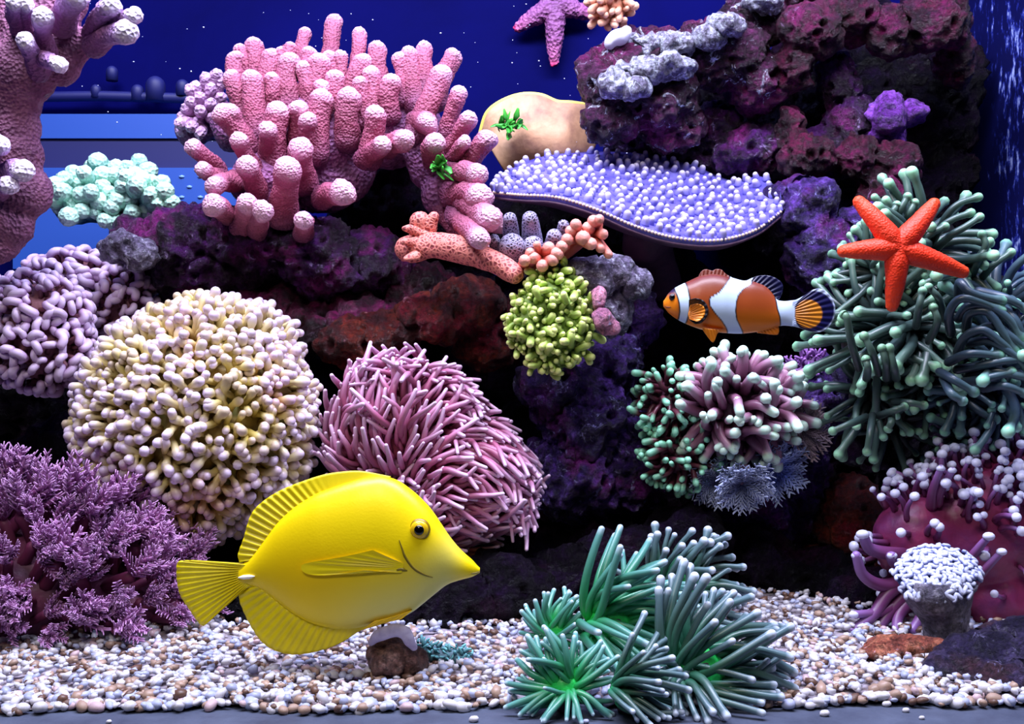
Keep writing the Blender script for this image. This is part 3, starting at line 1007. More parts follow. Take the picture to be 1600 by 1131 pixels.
frog = root('frogspawn_coral', base, 'huge round cream coral packed with lilac knobbed tentacles', 'coral')
body(frog, 'core', fro_e, M_frogb)
tentacles(frog, 'tentacle', fro_e, 1350, ft, 5, .8, 1.2, (0, 0, 1), 0.10, 0.24)

# ---- mauve hammer coral, left ---------------------------------------------------------------
M_ham = mat_grad('hammer_tentacle', [(0.0, lin(104, 56, 60)), (0.5, lin(140, 90, 110)), (0.84, lin(178, 138, 180)), (1.0, lin(224, 200, 234))], 0.4, None, 0.28)  # darker lower stops paint in the shading between the lobes
M_hamb = mat_noise('hammer_core', [(0.3, lin(110, 60, 66)), (0.7, lin(150, 96, 110))], 60, 0.6)
ht = []
for k in range(6):
    rr = np.random.default_rng(200 + k)
    L = u * 22
    st = tent(L, u * 5, u * 4.5, u * 5, 0.05, 0, 6, 7, 1)
    w = u * rr.uniform(4, 9)
    s = np.linspace(-1, 1, 7)
    path = np.stack([w * s, u * 5 * rr.uniform(-1, 1) * (s ** 2), L + u * 2 - u * 4 * s ** 2], 1)
    V, F, t = tube(path, u * 6.6, 9, 3, 3)
    ht.append(Template('tentacle', join([(st[0], st[1], st[2] * 0.5), (V, F, 0.82 + 0.18 * smooth(L - u * 6, L + u * 8, V[:, 2]))]), M_ham))
for lab, ells, n, sd in [('mauve hammer coral mound with sausage shaped tips beside cream coral', [pe(62, 540, .19, 62, 56, 56), pe(60, 490, .19, 60, 44, 52), pe(20, 510, .20, 60, 60, 50)], 640, 11),
                         ('lilac pink hammer coral mound set behind the mauve mound', [pe(115, 445, .242, 66, 38, 46), pe(190, 480, .238, 46, 46, 42), pe(145, 490, .245, 66, 50, 42)], 600, 12)]:
    c = ells[0][0] - np.array([0, 0, ells[0][1][2] * 1.1])
    hm = root('hammer_coral', c, lab, 'coral')
    body(hm, 'core', ells, M_hamb)
    tentacles(hm, 'tentacle', ells, n, ht, sd, .8, 1.2, (0, 0, 1), 0.15, 0.28)

# ---- pink long-tentacled anemone -------------------------------------------------------------
M_gon = mat_grad('pink_tentacle', [(0.0, lin(116, 44, 70)), (0.4, lin(168, 88, 124)), (0.7, lin(196, 134, 172)), (1.0, lin(228, 194, 226))], 0.4, None, 0.25)
M_gonb = mat_noise('pink_anemone_body', [(0.3, lin(110, 36, 56)), (0.7, lin(150, 62, 84))], 60, 0.5)
gt = [Template('tentacle', tent(u * L, u * 6.2, u * 4.2, u * 3.2, b, w, 9, 7, 3), M_gon) for L, b, w in [(54, .8, .08), (62, 1.1, .14), (50, .6, -.12), (58, 1.3, .1), (46, .9, .16)]]
gon_e = [pe(640, 668, .185, 104, 84, 90, .45), pe(720, 745, .18, 92, 84, 90, .6), pe(575, 690, .185, 52, 56, 60), pe(670, 800, .18, 90, 50, 80)]
base = P(670, 850, .19)
gon = root('sea_anemone', base, 'pink mauve anemone with dense pointed tentacles behind the yellow fish', 'sea anemone')
body(gon, 'body', gon_e, M_gonb)


def gflow(p):
    px = p[:, 0] * FPX / (p[:, 1] + .48) + 800
    k = smooth(560, 800, px)
    return np.stack([-0.2 + 1.1 * k, -0.1 + 0 * k, 0.75 - 0.9 * k], 1)


tentacles(gon, 'tentacle', gon_e, 1900, gt, 21, .7, 1.15, jit=.16, flowfn=gflow, bend=True)

# ---- purple feathery coral, lower left -------------------------------------------------------
M_xen = mat_grad('feathery_polyp', [(0.0, lin(84, 22, 50)), (0.35, lin(116, 42, 80)), (0.7, lin(150, 84, 138)), (1.0, lin(206, 158, 208))], 0.6, None, 0.35)
M_xenb = mat_noise('feathery_base', [(0.3, lin(70, 20, 50)), (0.7, lin(118, 50, 88))], 50, 0.6)
xt = []
for k in range(4):
    rr = np.random.default_rng(300 + k)
    parts = []
    v, f, t = tent(u * 46, u * 9, u * 7, u * 8, rr.uniform(.05, .3), 0, 6, 8, 2)
    top = v[:, :][np.argmax(v[:, 2])]
    parts.append((v, f, t * 0.35))
    for a in range(8):
        L = u * rr.uniform(38, 54)
        fv, ff, ftt = tent(L, u * 3.2, u * 2.0, u * 1.8, rr.uniform(-.5, .1), 0, 6, 5, 1)
        sub = [(fv, ff, 0.4 + 0.45 * ftt)]
        for j in range(12):
            s = 0.2 + 0.8 * j / 11
            for sd in (-1, 1):
                v0 = np.array([0, 0, 0.0]); ln = u * (14 - 6 * s) * rr.uniform(.7, 1.3)
                pv, pf, pt = tube([v0, v0 + np.array([-ln * .15, sd * ln * .6, ln * .8])], [u * 1.2, u * .8], 4, 1)
                i0 = np.argmin(abs(fv[:, 2] - s * fv[:, 2].max()))
                sub.append((pv + np.array([fv[i0, 0], 0, fv[i0, 2]]), pf, 0.75 + 0.25 * pt))
        sv, sf, stt = join(sub)
        R = np.array(Matrix.Rotation(a * math.pi / 4 + rr.random() * .4, 3, 'Z') @ Matrix.Rotation(rr.uniform(.2, .75), 3, 'Y'))
        parts.append((sv @ R.T + top * 0.98, sf, stt))
    xt.append(Template('polyp', join(parts), M_xen))
xen_e = [pe(60, 950, .125, 120, 120, 90), pe(170, 960, .125, 90, 80, 80), pe(110, 870, .13, 80, 56, 70), pe(0, 860, .13, 70, 60, 60), pe(235, 970, .13, 60, 60, 60)]
base = P(110, 1060, .125)
xen = root('feathery_coral', base, 'purple feathery coral spreading in the gravel corner', 'coral')
body(xen, 'base', xen_e, M_xenb)
rg = np.random.default_rng(31)
p, nn = ell_scatter(xen_e, 470, rg, -.15)
items, key = [], []
for i in range(len(p)):
    px = p[i, 0] * FPX / (p[i, 1] + .48) + 800
    pyv = 565.5 - (p[i, 2] - .141) * FPX / (p[i, 1] + .48)
    if pyv > 1040: continue
    d = nrm(nn[i] * 0.8 + np.array([0.45 + .1 * rg.normal(), -.15, 0.55 - 0.5 * float(smooth(900, 1020, pyv))]) + rg.normal(0, .25, 3))
    if p[i, 2] < 0.03: d[2] = abs(d[2])
    tp, sc_, sp_ = xt[int(rg.integers(0, 4))], rg.uniform(.8, 1.35), rg.random() * 6
    for k in range(9):
        M = mat4(p[i] - nn[i] * u * 12, d, sc_, sp_)
        if not hits(tp, M, xen, True): break
        d = nrm(d + np.array([-.12, -.22, .22])); sc_ *= .94
    else:
        continue
    items.append((tp, M))
put_parts(xen, 'polyp', items, 300)


an_e = [pe(1530, 830, .15, 116, 106, 80), pe(1445, 845, .145, 80, 76, 60), pe(1590, 780, .155, 84, 80, 60), pe(1560, 930, .15, 100, 60, 70), pe(1420, 920, .15, 44, 50, 44)]   # body of the ball-tipped anemone


# ---- green torch heads on the gravel ---------------------------------------------------------
M_tor = mat_grad('green_torch_tentacle', [(0.0, lin(40, 210, 84)), (0.2, lin(40, 150, 86)), (0.5, lin(60, 134, 106)), (0.9, lin(92, 152, 146)), (0.98, lin(190, 214, 226))], 0.35, None, 0.25)
M_tor2 = mat_grad('olive_torch_tentacle', [(0.0, lin(44, 210, 120)), (0.16, lin(44, 116, 86)), (0.5, lin(62, 94, 84)), (0.9, lin(92, 118, 128)), (0.975, lin(206, 218, 236))], 0.35, None, 0.25)
M_disc = mat_noise('green_oral_disc', [(0.3, lin(20, 150, 60)), (0.7, lin(50, 240, 110))], 200, 0.4)
M_stalk = mat_noise('dark_stalk', [(0.3, lin(40, 22, 40)), (0.7, lin(84, 50, 76))], 100, 0.6)


def torch_head(label, px, py, y, R, axis, n, mat, seed, lengths=(0.75, 1.15), rad=5.0, parent=None, droop=0.5, spread=1.25, ball=1.0, flow=None):
    """one polyp: oral disc facing `axis`, tentacles sweeping out and curling back"""
    rg = np.random.default_rng(seed)
    c = P(px, py, y)
    axis = nrm(axis)
    Rm = S(R, y)
    gz = float(ground(c[0], c[1])) - 0.003
    if parent is None:
        foot = np.array([c[0], c[1] + Rm * .3, max(min(gz, c[2] - Rm * .4), -.006 + Rm * .1)])
        parent = root('torch_coral', foot, label, 'coral', None)
        V, F, t = fat_branch([foot, (foot + c - axis * Rm * .25) / 2, c - axis * Rm * .18], [Rm * .26, Rm * .24, Rm * .34], 10, 12, 0.001, 300, 0.002, seed)
        mk('stalk', V, F, M_stalk, parent, {'t': t})
        v, f = ICO[3]
        v = v * np.array([Rm * .40, Rm * .40, Rm * .2])
        v = v @ np.array(rot_to(axis)).T + c - axis * Rm * .06
        mk('oral_disc', v, [f], M_disc, parent)
    s_ = S(1, y)
    temps = [Template('tentacle', tent(Rm * L, s_ * rad * 1.12, s_ * rad * .82, s_ * rad * ball, b, w, 11, 8, 3, .9), mat) for L, b, w in
             [(1.0, droop, .06), (.9, droop * 1.3, -.07), (1.1, droop * .7, .1), (.95, droop * 1.1, 0.0)]]
    own = parent.name.startswith('torch') and flow is not None
    ax = np.array(rot_to(axis))
    for i in range(n):
        f = (i + .5) / n
        ph = spread * math.sqrt(f) * (0.9 + .2 * rg.random())
        th = i * 2.39996 + rg.random() * .4
        d = ax @ np.array([math.sin(ph) * math.cos(th), math.sin(ph) * math.sin(th), math.cos(ph)])
        p0 = c - axis * Rm * .15 + (ax @ np.array([math.cos(th), math.sin(th), 0])) * Rm * .36 * (.45 + .55 * math.sqrt(f) if own else math.sqrt(f))
        if own: d = nrm(d + np.asarray(flow) * (.25 + .4 * rg.random()))
        # spin so that the bend (local +x) goes away from the axis
        Rz = np.array(rot_to(d))
        out = d - axis * np.dot(d, axis)
        if own: out = out + np.asarray(flow) * 1.2 - np.array([0, 0, .3])
        lx = Rz.T @ out
        spin = math.atan2(lx[1], lx[0]) + rg.normal(0, .5)
        sc_ = rg.uniform(*lengths)
        tp = temps[int(rg.integers(0, 4))]
        for k in range(12):
            M = mat4(p0, d, sc_, spin)
            tw = M[:3, :3] @ tp.V[-2] + M[:3, 3]
            if not hits(tp, M, parent, True) and not any((((tw - e[0]) / np.asarray(e[1])) ** 2).sum() < 1.1 for e in an_e): break
            d = nrm(d + np.array([0, -.06, .2])); sc_ *= .96; p0 = p0 + np.array([0, 0, .0003])
        else:
            continue
        o = bpy.data.objects.new('tentacle', tp.mesh)
        L = M.copy(); L[:3, 3] -= wloc(parent)
        o.matrix_basis = Matrix(L.tolist())
        o.parent = parent
        COL.objects.link(o)
    return parent


torch_head('little green torch coral head on gravel, smallest of the green cluster', 868, 985, .06, 40, (-.25, -1, .2), 44, M_tor, 41, rad=4.4, droop=1.1, ball=.8, flow=(.2, 0, .5))
torch_head('largest bright green torch coral head with swept tentacles', 955, 980, .055, 95, (.25, -1, .15), 84, M_tor, 42, rad=6.4, droop=1.1, ball=.75, flow=(.7, 0, .15))
torch_head('grey green torch coral head fanning up behind the brightest one', 1062, 925, .115, 82, (.15, -1, .35), 66, M_tor2, 43, rad=5.0, ball=1.3, droop=.6, flow=(.5, 0, .3))
torch_head('yellowish green torch coral head low at the gravel front edge', 882, 1072, .002, 54, (-.1, -1, .3), 60, M_tor, 44, rad=5.6, droop=1.2, ball=.7, flow=(-.1, 0, .3))
torch_head('teal torch coral head spread low on gravel between green heads', 985, 1078, .0, 74, (.55, -1, .12), 64, M_tor2, 45, rad=5.4, droop=1.0, ball=.95, flow=(.8, 0, .1))
torch_head('wide olive torch coral head with white tentacle ends on gravel', 1095, 1045, .018, 105, (.2, -1, .45), 80, M_tor2, 46, rad=6.8, ball=1.0, droop=1.0, flow=(.5, 0, .3))

# ---- mint-tipped torch coral below the clownfish --------------------------------------------
M_mt = mat_grad('mint_tip_tentacle', [(0.0, lin(92, 44, 70)), (0.45, lin(148, 96, 124)), (0.70, lin(186, 148, 170)), (0.82, lin(190, 224, 204)), (1.0, lin(224, 252, 236))], 0.35, None, 0.2)
M_mt2 = mat_grad('green_dot_tentacle', [(0.0, lin(70, 26, 44)), (0.6, lin(104, 50, 66)), (0.80, lin(130, 200, 168)), (1.0, lin(170, 250, 214))], 0.35, None, 0.2)
M_mtb = mat_noise('mint_coral_core', [(0.3, lin(60, 26, 44)), (0.7, lin(104, 56, 80))], 60, 0.5)
mt = [Template('tentacle', tent(u * L, u * 9.5, u * 7.5, u * 8.4, b, w, 9, 8, 4, .75), M_mt) for L, b, w in [(46, .3, .06), (54, .6, .1), (42, .2, 0), (50, .8, -.05)]]
mt2 = [Template('tentacle', tent(u * L, u * 5.5, u * 4.5, u * 6, b, w, 8, 7, 3, .75), M_mt2) for L, b, w in [(36, .3, .06), (42, .6, .1), (34, .2, 0)]]
e1 = [pe(1152, 635, .182, 64, 56, 54), pe(1200, 640, .188, 38, 34, 38)]
e2 = [pe(1046, 632, .196, 28, 42, 34)]
e3 = [pe(1062, 708, .196, 40, 36, 36)]
base = P(1130, 720, .2)
mtc = root('torch_coral', base, 'mauve torch coral with fat mint white tips below the clownfish', 'coral')
body(mtc, 'core', e1, M_mtb)
tentacles(mtc, 'tentacle', e1, 230, mt, 51, .75, 1.15, (0.15, 0, .5), .5, .22)
mtd = root('torch_coral', P(1065, 755, .2), 'dark maroon torch coral dotted with small bright green tips', 'coral')
body(mtd, 'core', e2 + e3, M_mtb)
tentacles(mtd, 'tentacle', e2 + e3, 300, mt2, 52, .7, 1.1, (0, 0, 0), 0, .25)

# ---- small purple fuzzy ball -----------------------------------------------------------------
M_fz = mat_grad('violet_fuzz', [(0.0, lin(86, 40, 110)), (1.0, lin(176, 120, 206))], 0.6, None, 0.3)
fz = root('fuzzy_coral', P(1262, 600, .225), 'small violet fuzzy coral tuft between the torch corals', 'coral')
fe_ = [pe(1268, 572, .225, 24, 20, 22), pe(1238, 576, .225, 12, 12, 12)]
body(fz, 'core', fe_, mat_plain('violet_core', lin(96, 48, 120), .6), .002, .001)
tentacles(fz, 'tentacle', fe_, 150, [Template('tentacle', tent(u * 13, u * 3, u * 2, u * 2.4, .4, .1, 5, 5, 1), M_fz)], 53, .7, 1.2)

# ---- big green torch coral, right ------------------------------------------------------------
M_gt = mat_grad('long_green_tentacle', [(0.0, lin(20, 26, 26)), (0.5, lin(52, 72, 70)), (0.86, lin(86, 114, 100)), (0.94, lin(140, 196, 156)), (1.0, lin(176, 226, 188))], 0.35, None, 0.3)
M_gt2 = mat_grad('blue_green_tentacle', [(0.0, lin(24, 32, 42)), (0.5, lin(58, 78, 96)), (0.88, lin(88, 118, 122)), (0.95, lin(134, 200, 170)), (1.0, lin(170, 226, 198))], 0.35, None, 0.3)
M_gtb = mat_noise('torch_core', [(0.3, lin(14, 14, 12)), (0.5, lin(44, 36, 24)), (0.7, lin(26, 32, 26))], 60, 0.6)


def torch_colony(label, basept, core, heads, mat):
    r_ = root('torch_coral', basept, label, 'coral')
    body(r_, 'core', core, M_gtb, .003, .004)
    for (px, py, y, R, ax, n, rad, droop, spread, sd) in heads:
        torch_head(None, px, py, y, R, ax, n, mat, sd, (.65, 1.2), rad, r_, droop, spread, 1.28)
    return r_


LEFT_T = torch_colony('tall green torch coral with long pale tipped tentacles under red starfish', P(1400, 720, .2),
             [pe(1400, 420, .185, 60, 60, 46), pe(1380, 520, .185, 66, 80, 50), pe(1390, 620, .19, 60, 70, 46), pe(1460, 400, .19, 40, 56, 40)],
             [(1450, 380, .165, 100, (.65, -.5, .75), 34, 6.8, .45, 1.1, 61), (1395, 410, .17, 66, (-.3, -.9, .6), 26, 6.2, .3, 1.2, 62),
              (1365, 430, .165, 72, (-.9, -.8, .05), 34, 5.6, .5, 1.2, 63), (1375, 510, .155, 92, (-.45, -1, .35), 44, 6.4, .6, 1.2, 64),
              (1440, 500, .15, 86, (0.1, -1, .5), 34, 8.2, .5, 1.1, 65), (1360, 610, .17, 76, (-.6, -1, .3), 26, 6.0, .5, 1.2, 66),
              (1390, 660, .175, 74, (-.2, -1, -.3), 14, 6.0, .4, 1.2, 67), (1440, 590, .16, 60, (.1, -1, 0), 26, 5.4, .5, 1.25, 68)], M_gt)
RIGHT_T = torch_colony('blue green torch coral with curling tentacles at the right edge', P(1560, 720, .2),
             [pe(1570, 560, .18, 60, 70, 50), pe(1540, 640, .185, 60, 60, 46), pe(1560, 470, .19, 34, 40, 34)],
             [(1560, 560, .155, 110, (1, -.5, .4), 24, 7.0, .8, 1.0, 71), (1560, 610, .155, 90, (1, -.6, .0), 18, 6.6, .7, 1.0, 72),
              (1500, 610, .15, 50, (-.4, -1, .1), 24, 6.2, .5, 1.2, 73), (1550, 660, .16, 64, (.1, -1, -.4), 22, 5.6, .5, 1.25, 74),
              (1560, 460, .16, 90, (-.1, -.5, 1), 18, 7.0, .5, 0.9, 75), (1580, 520, .15, 80, (.3, -1, .6), 34, 5.6, .4, 1.2, 76), (1500, 690, .165, 44, (-.3, -1, -.6), 20, 5.4, .3, 1.2, 77)], M_gt2)

# prominent long tentacles, laid out one by one


def long_tents(parent, mat, lists, y, r, s=2.572):
    for q, (pts, dy) in enumerate(lists):
        n = len(pts)
        w = [P(1280 + a / s, 280 + b / s, y + dy - .006 * math.sin(math.pi * i / max(n - 1, 1)) - .012 * i / max(n - 1, 1)) for i, (a, b) in enumerate(pts)]
        path = resample(w, 22)
        ss = np.linspace(0, 1, 22)
        rr = S(r, y) * (1.1 - .28 * ss) + S(r * .42, y) * smooth(.88, .97, ss)
        V, F, t = tube(path, rr, 10, 4, 1)
        mk('tentacle', V, F, mat, parent, {'t': t})


long_tents(RIGHT_T, M_gt2, [(p_, .0) for p_ in [
    [(560, 470), (565, 415), (600, 450), (660, 472), (735, 488)], [(530, 620), (522, 540), (565, 482), (640, 490), (730, 527)], [(590, 600), (605, 540), (680, 535), (740, 620), (787, 690)],
    [(555, 700), (585, 635), (655, 605), (730, 655), (800, 715)], [(520, 735), (600, 702), (722, 708)], [(555, 765), (650, 748), (740, 730), (825, 722)], [(580, 815), (660, 803), (772, 775)],
    [(485, 775), (540, 805), (622, 855)], [(500, 800), (530, 860), (575, 890)], [(690, 500), (780, 555), (825, 660)], [(640, 450), (750, 478), (830, 520)], [(600, 660), (680, 650), (760, 690), (840, 760)],
    [(620, 620), (700, 590), (780, 640), (840, 700)], [(560, 560), (600, 510), (680, 510), (760, 560), (815, 640)], [(600, 790), (700, 770), (800, 790), (850, 800)], [(660, 840), (740, 830), (830, 860)]]], .118, 7.0)
long_tents(LEFT_T, M_gt, [(p_, d_) for p_, d_ in [
    ([(480, 215), (510, 150), (560, 100), (640, 72)], .03), ([(450, 260), (490, 195), (540, 160), (610, 135)], .025), ([(470, 280), (530, 225), (590, 190), (645, 152)], .02), ([(380, 280), (440, 225), (505, 190)], .02),
    ([(600, 345), (640, 315), (668, 265), (655, 222)], .03), ([(615, 385), (640, 330), (685, 250)], .03), ([(650, 400), (700, 345), (772, 294)], .03), ([(300, 180), (325, 125), (355, 70)], .035), ([(340, 190), (362, 140), (384, 95)], .035),
    ([(280, 170), (295, 135), (312, 104)], .035), ([(440, 650), (475, 575), (458, 515)], .0), ([(390, 590), (400, 520), (416, 450)], .0), ([(500, 560), (480, 480), (440, 435)], .0), ([(190, 955), (120, 985), (55, 1012)], .02), ([(290, 950), (290, 975), (278, 1002)], .02),
    ([(240, 950), (300, 930), (342, 914)], .02), ([(300, 895), (360, 898), (420, 908)], .02), ([(215, 950), (205, 1020), (192, 1095)], .02), ([(160, 760), (130, 660), (112, 560), (100, 545)], .0), ([(270, 800), (268, 740), (252, 680)], .0), ([(240, 780), (215, 700), (180, 630)], .0), ([(310, 800), (302, 760), (282, 678)], .0), ([(190, 800), (195, 760), (188, 725)], .0), ([(545, 380), (470, 400), (420, 420)], .01)]], .125, 6.0)

# ---- purple ball-tipped anemone, lower right --------------------------------------------------
M_an = mat_grad('purple_stalk', [(0.0, lin(104, 30, 70)), (0.6, lin(110, 54, 104)), (1.0, lin(146, 108, 176))], 0.4, None, 0.2)
M_anb = mat_noise('wine_body', [(0.3, lin(106, 24, 62)), (0.5, lin(134, 38, 84)), (0.75, lin(108, 46, 104))], 40, 0.45, (140, 0.4, 0.002))
M_ball = mat_plain('lilac_white_ball', lin(216, 216, 246), 0.35)
base = P(1500, 990, .155)
anm = root('sea_anemone', base, 'wine purple anemone covered in white ball tipped tentacles', 'sea anemone')
body(anm, 'body', an_e, M_anb)
rg = np.random.default_rng(81)
p, nn = ell_scatter(an_e, 1500, rg, -.2)
perm = rg.permutation(len(p)); p, nn = p[perm], nn[perm]
stalks = [(tent(u * L, u * 6, u * 3.8, u * 4, b, .05, 7, 6, 1), L, b) for L, b in [(34, .3), (44, .5), (28, .2), (54, .4)]]
stT = [Template('tentacle', s[0], M_an) for s in stalks]
bv, bf = ICO[2]
ballm = raw_mesh('tip', bv, [bf]); ballm.materials.append(M_ball)
cnt = 0
for i in range(len(p)):
    px = p[i, 0] * FPX / (p[i, 1] + .48) + 800
    pyv = 565.5 - (p[i, 2] - .141) * FPX / (p[i, 1] + .48)
    dens = 1.0 if pyv < 800 + (px - 1400) * 0.22 else (0.12 if px > 1430 else 0.2)
    if 1440 < px < 1500 and pyv > 790: dens = 0.05
    if rg.random() > dens or pyv > 945 or cnt >= 300: continue
    tp = stT[int(rg.integers(0, 4))]
    low = float(smooth(800, 940, pyv))
    d = nrm(nn[i] + np.array([-.1, -.1, 0.55 - 0.9 * low]) + rg.normal(0, .2, 3))
    M = mat4(p[i], d, rg.uniform(.7, 1.1), rg.random() * 6.28)
    if hits(tp, M, anm): continue
    o = bpy.data.objects.new('tentacle', tp.mesh)
    L = M.copy(); L[:3, 3] -= wloc(anm)
    o.matrix_basis = Matrix(L.tolist()); o.parent = anm; COL.objects.link(o)
    b = bpy.data.objects.new('tip', ballm)
    bs = u * rg.uniform(7, 9.5)
    T = np.diag([bs, bs, bs * .85, 1.0]); T[:3, 3] = tp.V[-2] - np.array([0, 0, bs * .2])
    b.matrix_basis = Matrix(T.tolist()); b.parent = o; COL.objects.link(b)
    cnt += 1
# long bare arms drooping on to the gravel, and two upright ones
for q, (pts, rr, ball) in enumerate([([(1440, 890), (1390, 925), (1365, 960), (1332, 985)], 10, 0), ([(1430, 900), (1385, 915), (1350, 900), (1338, 868)], 10, 7), ([(1425, 920), (1395, 950), (1370, 985), (1368, 995)], 9, 0), ([(1430, 930), (1405, 960), (1400, 990)], 9, 0), ([(1425, 890), (1400, 880), (1392, 870), (1394, 868)], 9, 7), ([(1440, 870), (1365, 860), (1348, 835)], 10, 9), ([(1455, 790), (1458, 765), (1470, 732)], 7, 6), ([(1465, 785), (1470, 765), (1488, 735)], 7, 6), ([(1420, 930), (1380, 955), (1334, 960)], 8, 7), ([(1445, 930), (1440, 960), (1425, 985)], 9, 6), ([(1500, 920), (1512, 880), (1530, 855), (1545, 838)], 7, 8), ([(1510, 930), (1530, 900), (1565, 862)], 7, 7)]):
    w = [P(a, b, .118 + .012 * (1 - i / (len(pts) - 1)) - (0.012 if q > 9 else 0)) for i, (a, b) in enumerate(pts)]
    V, F, t = fat_branch(w, [S(rr * 1.3, .12), S(rr, .12), S(rr * .75, .12)], 16, 9, 0, 1, 0, q)
    o = mk('tentacle', V, F, M_an, anm, {'t': t})
    if ball:
        mk('tip', bv * S(ball, .12) * np.array([1.2, 1, .85]) + w[-1], [bf], M_ball, o)

# ---- ruffled coral on a cone, lower right -----------------------------------------------------
M_ruf = mat_grad('ruffle_lobe', [(0.0, lin(24, 30, 80)), (0.6, lin(110, 120, 180)), (1.0, lin(214, 218, 242))], 0.4, None, 0.3)
rc = root('ruffled_coral', P(1475, 990, .09), 'white blue ruffled coral disc on a tapering stony stem', 'coral')
V, F, t = fat_branch([P(1482, 1010, .095), P(1474, 960, .092), P(1464, 915, .09)], [S(34, .09), S(40, .09), S(54, .09)], 16, 20, .002, 220, .004, 3)
V[:, 2] = np.clip(V[:, 2], -.006, P(0, 905, .09)[2])
mk('stem', V, F, rock_mat('stem_stone', lin(40, 36, 60), lin(90, 84, 104), lin(130, 124, 140), lin(150, 150, 190), .6, 90), rc)
dv, df = ICO[3]
dc = P(1463, 900, .088)
V = dv * np.array([S(60, .088), S(46, .088), S(14, .088)])
ca = math.radians(42)
Rx = np.array(Matrix.Rotation(ca, 3, 'X') @ Matrix.Rotation(math.radians(-12), 3, 'Y'))
mk('disc', V @ Rx.T + dc, [df], mat_plain('disc_blue', lin(70, 80, 140), .5), rc)
rt = []
for k in range(4):
    s = np.linspace(0, 1.0, 8)
    w = np.stack([u * 11 * (s - .5), u * 4 * np.sin(s * 6.28 + k), u * 6 + 0 * s], 1)
    a_ = tube(w, u * 3.2, 7, 2, 2)
    v2 = tent(u * 5, u * 3, u * 3, u * 3, 0, 0, 3, 6, 0)
    rt.append(Template('lobe', join([(a_[0], a_[1], smooth(u * 2, u * 10, a_[0][:, 2])), (v2[0], v2[1], v2[2] * .3)]), M_ruf))
rg = np.random.default_rng(91)
items = []
for i in range(90):
    f = (i + .5) / 90
    th = i * 2.39996
    q = np.array([math.sqrt(f) * math.cos(th), math.sqrt(f) * math.sin(th)])
    h = math.sqrt(max(1 - f, 0))
    loc = np.array([q[0] * S(59, .088), q[1] * S(49, .088), h * S(13, .088)])
    n_ = nrm(np.array([q[0] * .7, q[1] * .7, .35 + h]))
    items.append((rt[i % 4], mat4(Rx @ loc + dc, Rx @ n_ + rg.normal(0, .15, 3), rg.uniform(1.0, 1.35), rg.random() * 6)))
put_parts(rc, 'lobe', items, 300)

# ---- bumpy purple plate coral ------------------------------------------------------------------
M_plate = mat_noise('plate_violet', [(0.3, lin(60, 52, 140)), (0.5, lin(90, 80, 172)), (0.7, lin(116, 108, 190))], 60, 0.5, (300, .5, .001))
M_nubble = mat_grad('plate_nubble', [(0.0, lin(84, 78, 176)), (0.5, lin(130, 122, 190)), (1.0, lin(206, 196, 216))], 0.5, None, .25)
M_bead = mat_plain('plate_rim_bead', lin(214, 186, 170), .5)
M_under = mat_noise('plate_underside', [(0.3, lin(56, 30, 60)), (0.7, lin(96, 60, 84))], 60, 0.7)
Bk = resample([np.array([v[0], v[1], 0]) for v in [(770, 291), (800, 263), (850, 244), (920, 237), (1000, 240), (1080, 257), (1140, 281), (1190, 276), (1220, 300)]], 90)
Fk = resample([np.array([v[0], v[1], 0]) for v in [(768, 298), (810, 302), (870, 306), (930, 324), (990, 350), (1050, 368), (1120, 373), (1180, 357), (1223, 326)]], 90)
nv = 26
G = np.zeros((nv, 90, 3))
for j in range(nv):
    f = j / (nv - 1)
    for i in range(90):
        s = i / 89
        wdt = math.sin(math.pi * min(max(s, .0), 1)) ** .5
        y = .0
        px, py = Fk[i, :2] * (1 - f) + Bk[i, :2] * f
        py = py + 9 * math.sin(math.pi * f) * smooth(.15, .6, s)
        yy = .24 - (.5 - f) * 0.12 * wdt
        G[j, i] = P(px, py, yy)
top = G.reshape(-1, 3)
und = top.copy()
und[:, 2] -= 0.0045
inner = np.repeat(np.sin(np.pi * np.linspace(0, 1, nv)), 90) * np.tile(np.sin(np.pi * np.linspace(0, 1, 90)), nv)
und[:, 2] -= inner * 0.016
a = (np.arange(nv - 1)[:, None] * 90 + np.arange(89)[None]).ravel()
Ft = np.stack([a, a + 1, a + 91, a + 90], 1)
plate = root('plate_coral', P(1010, 372, .24), 'wide bumpy purple plate coral with beaded rim', 'coral')
bnd = list(range(90)) + [j * 90 + 89 for j in range(1, nv)] + list(range((nv - 1) * 90 + 88, (nv - 1) * 90 - 1, -1)) + [j * 90 for j in range(nv - 2, 0, -1)]
bnd = np.array(bnd); nb2 = np.roll(bnd, -1)
mk('plate', np.vstack([top, top - np.array([0, 0, .0035])]), [Ft, Ft[:, ::-1] + len(top), np.stack([bnd, bnd + len(top), nb2 + len(top), nb2], 1)], M_plate, plate)
mk('underside', np.vstack([top - np.array([0, 0, .0036]), und - np.array([0, 0, .0005])]), [Ft, Ft[:, ::-1] + len(top), np.stack([bnd, bnd + len(top), nb2 + len(top), nb2], 1)], M_under, plate)
V, F, t = fat_branch([P(1030, 440, .29), P(1020, 400, .275), P(1010, 372, .255)], [S(34, .25), S(36, .25), S(40, .25)], 12, 14, .001, 200, .004, 5)
mk('stem', V, F, M_under, plate)
Nt = vnormals(top, [Ft])
if Nt[:, 2].mean() < 0: Nt = -Nt
rg = np.random.default_rng(95)
nt_ = Template('nubble', tent(u * 10.5, u * 8, u * 5.6, u * 5.8, .15, 0, 4, 8, 3), M_nubble)
items = []
pts = []
tries = 0
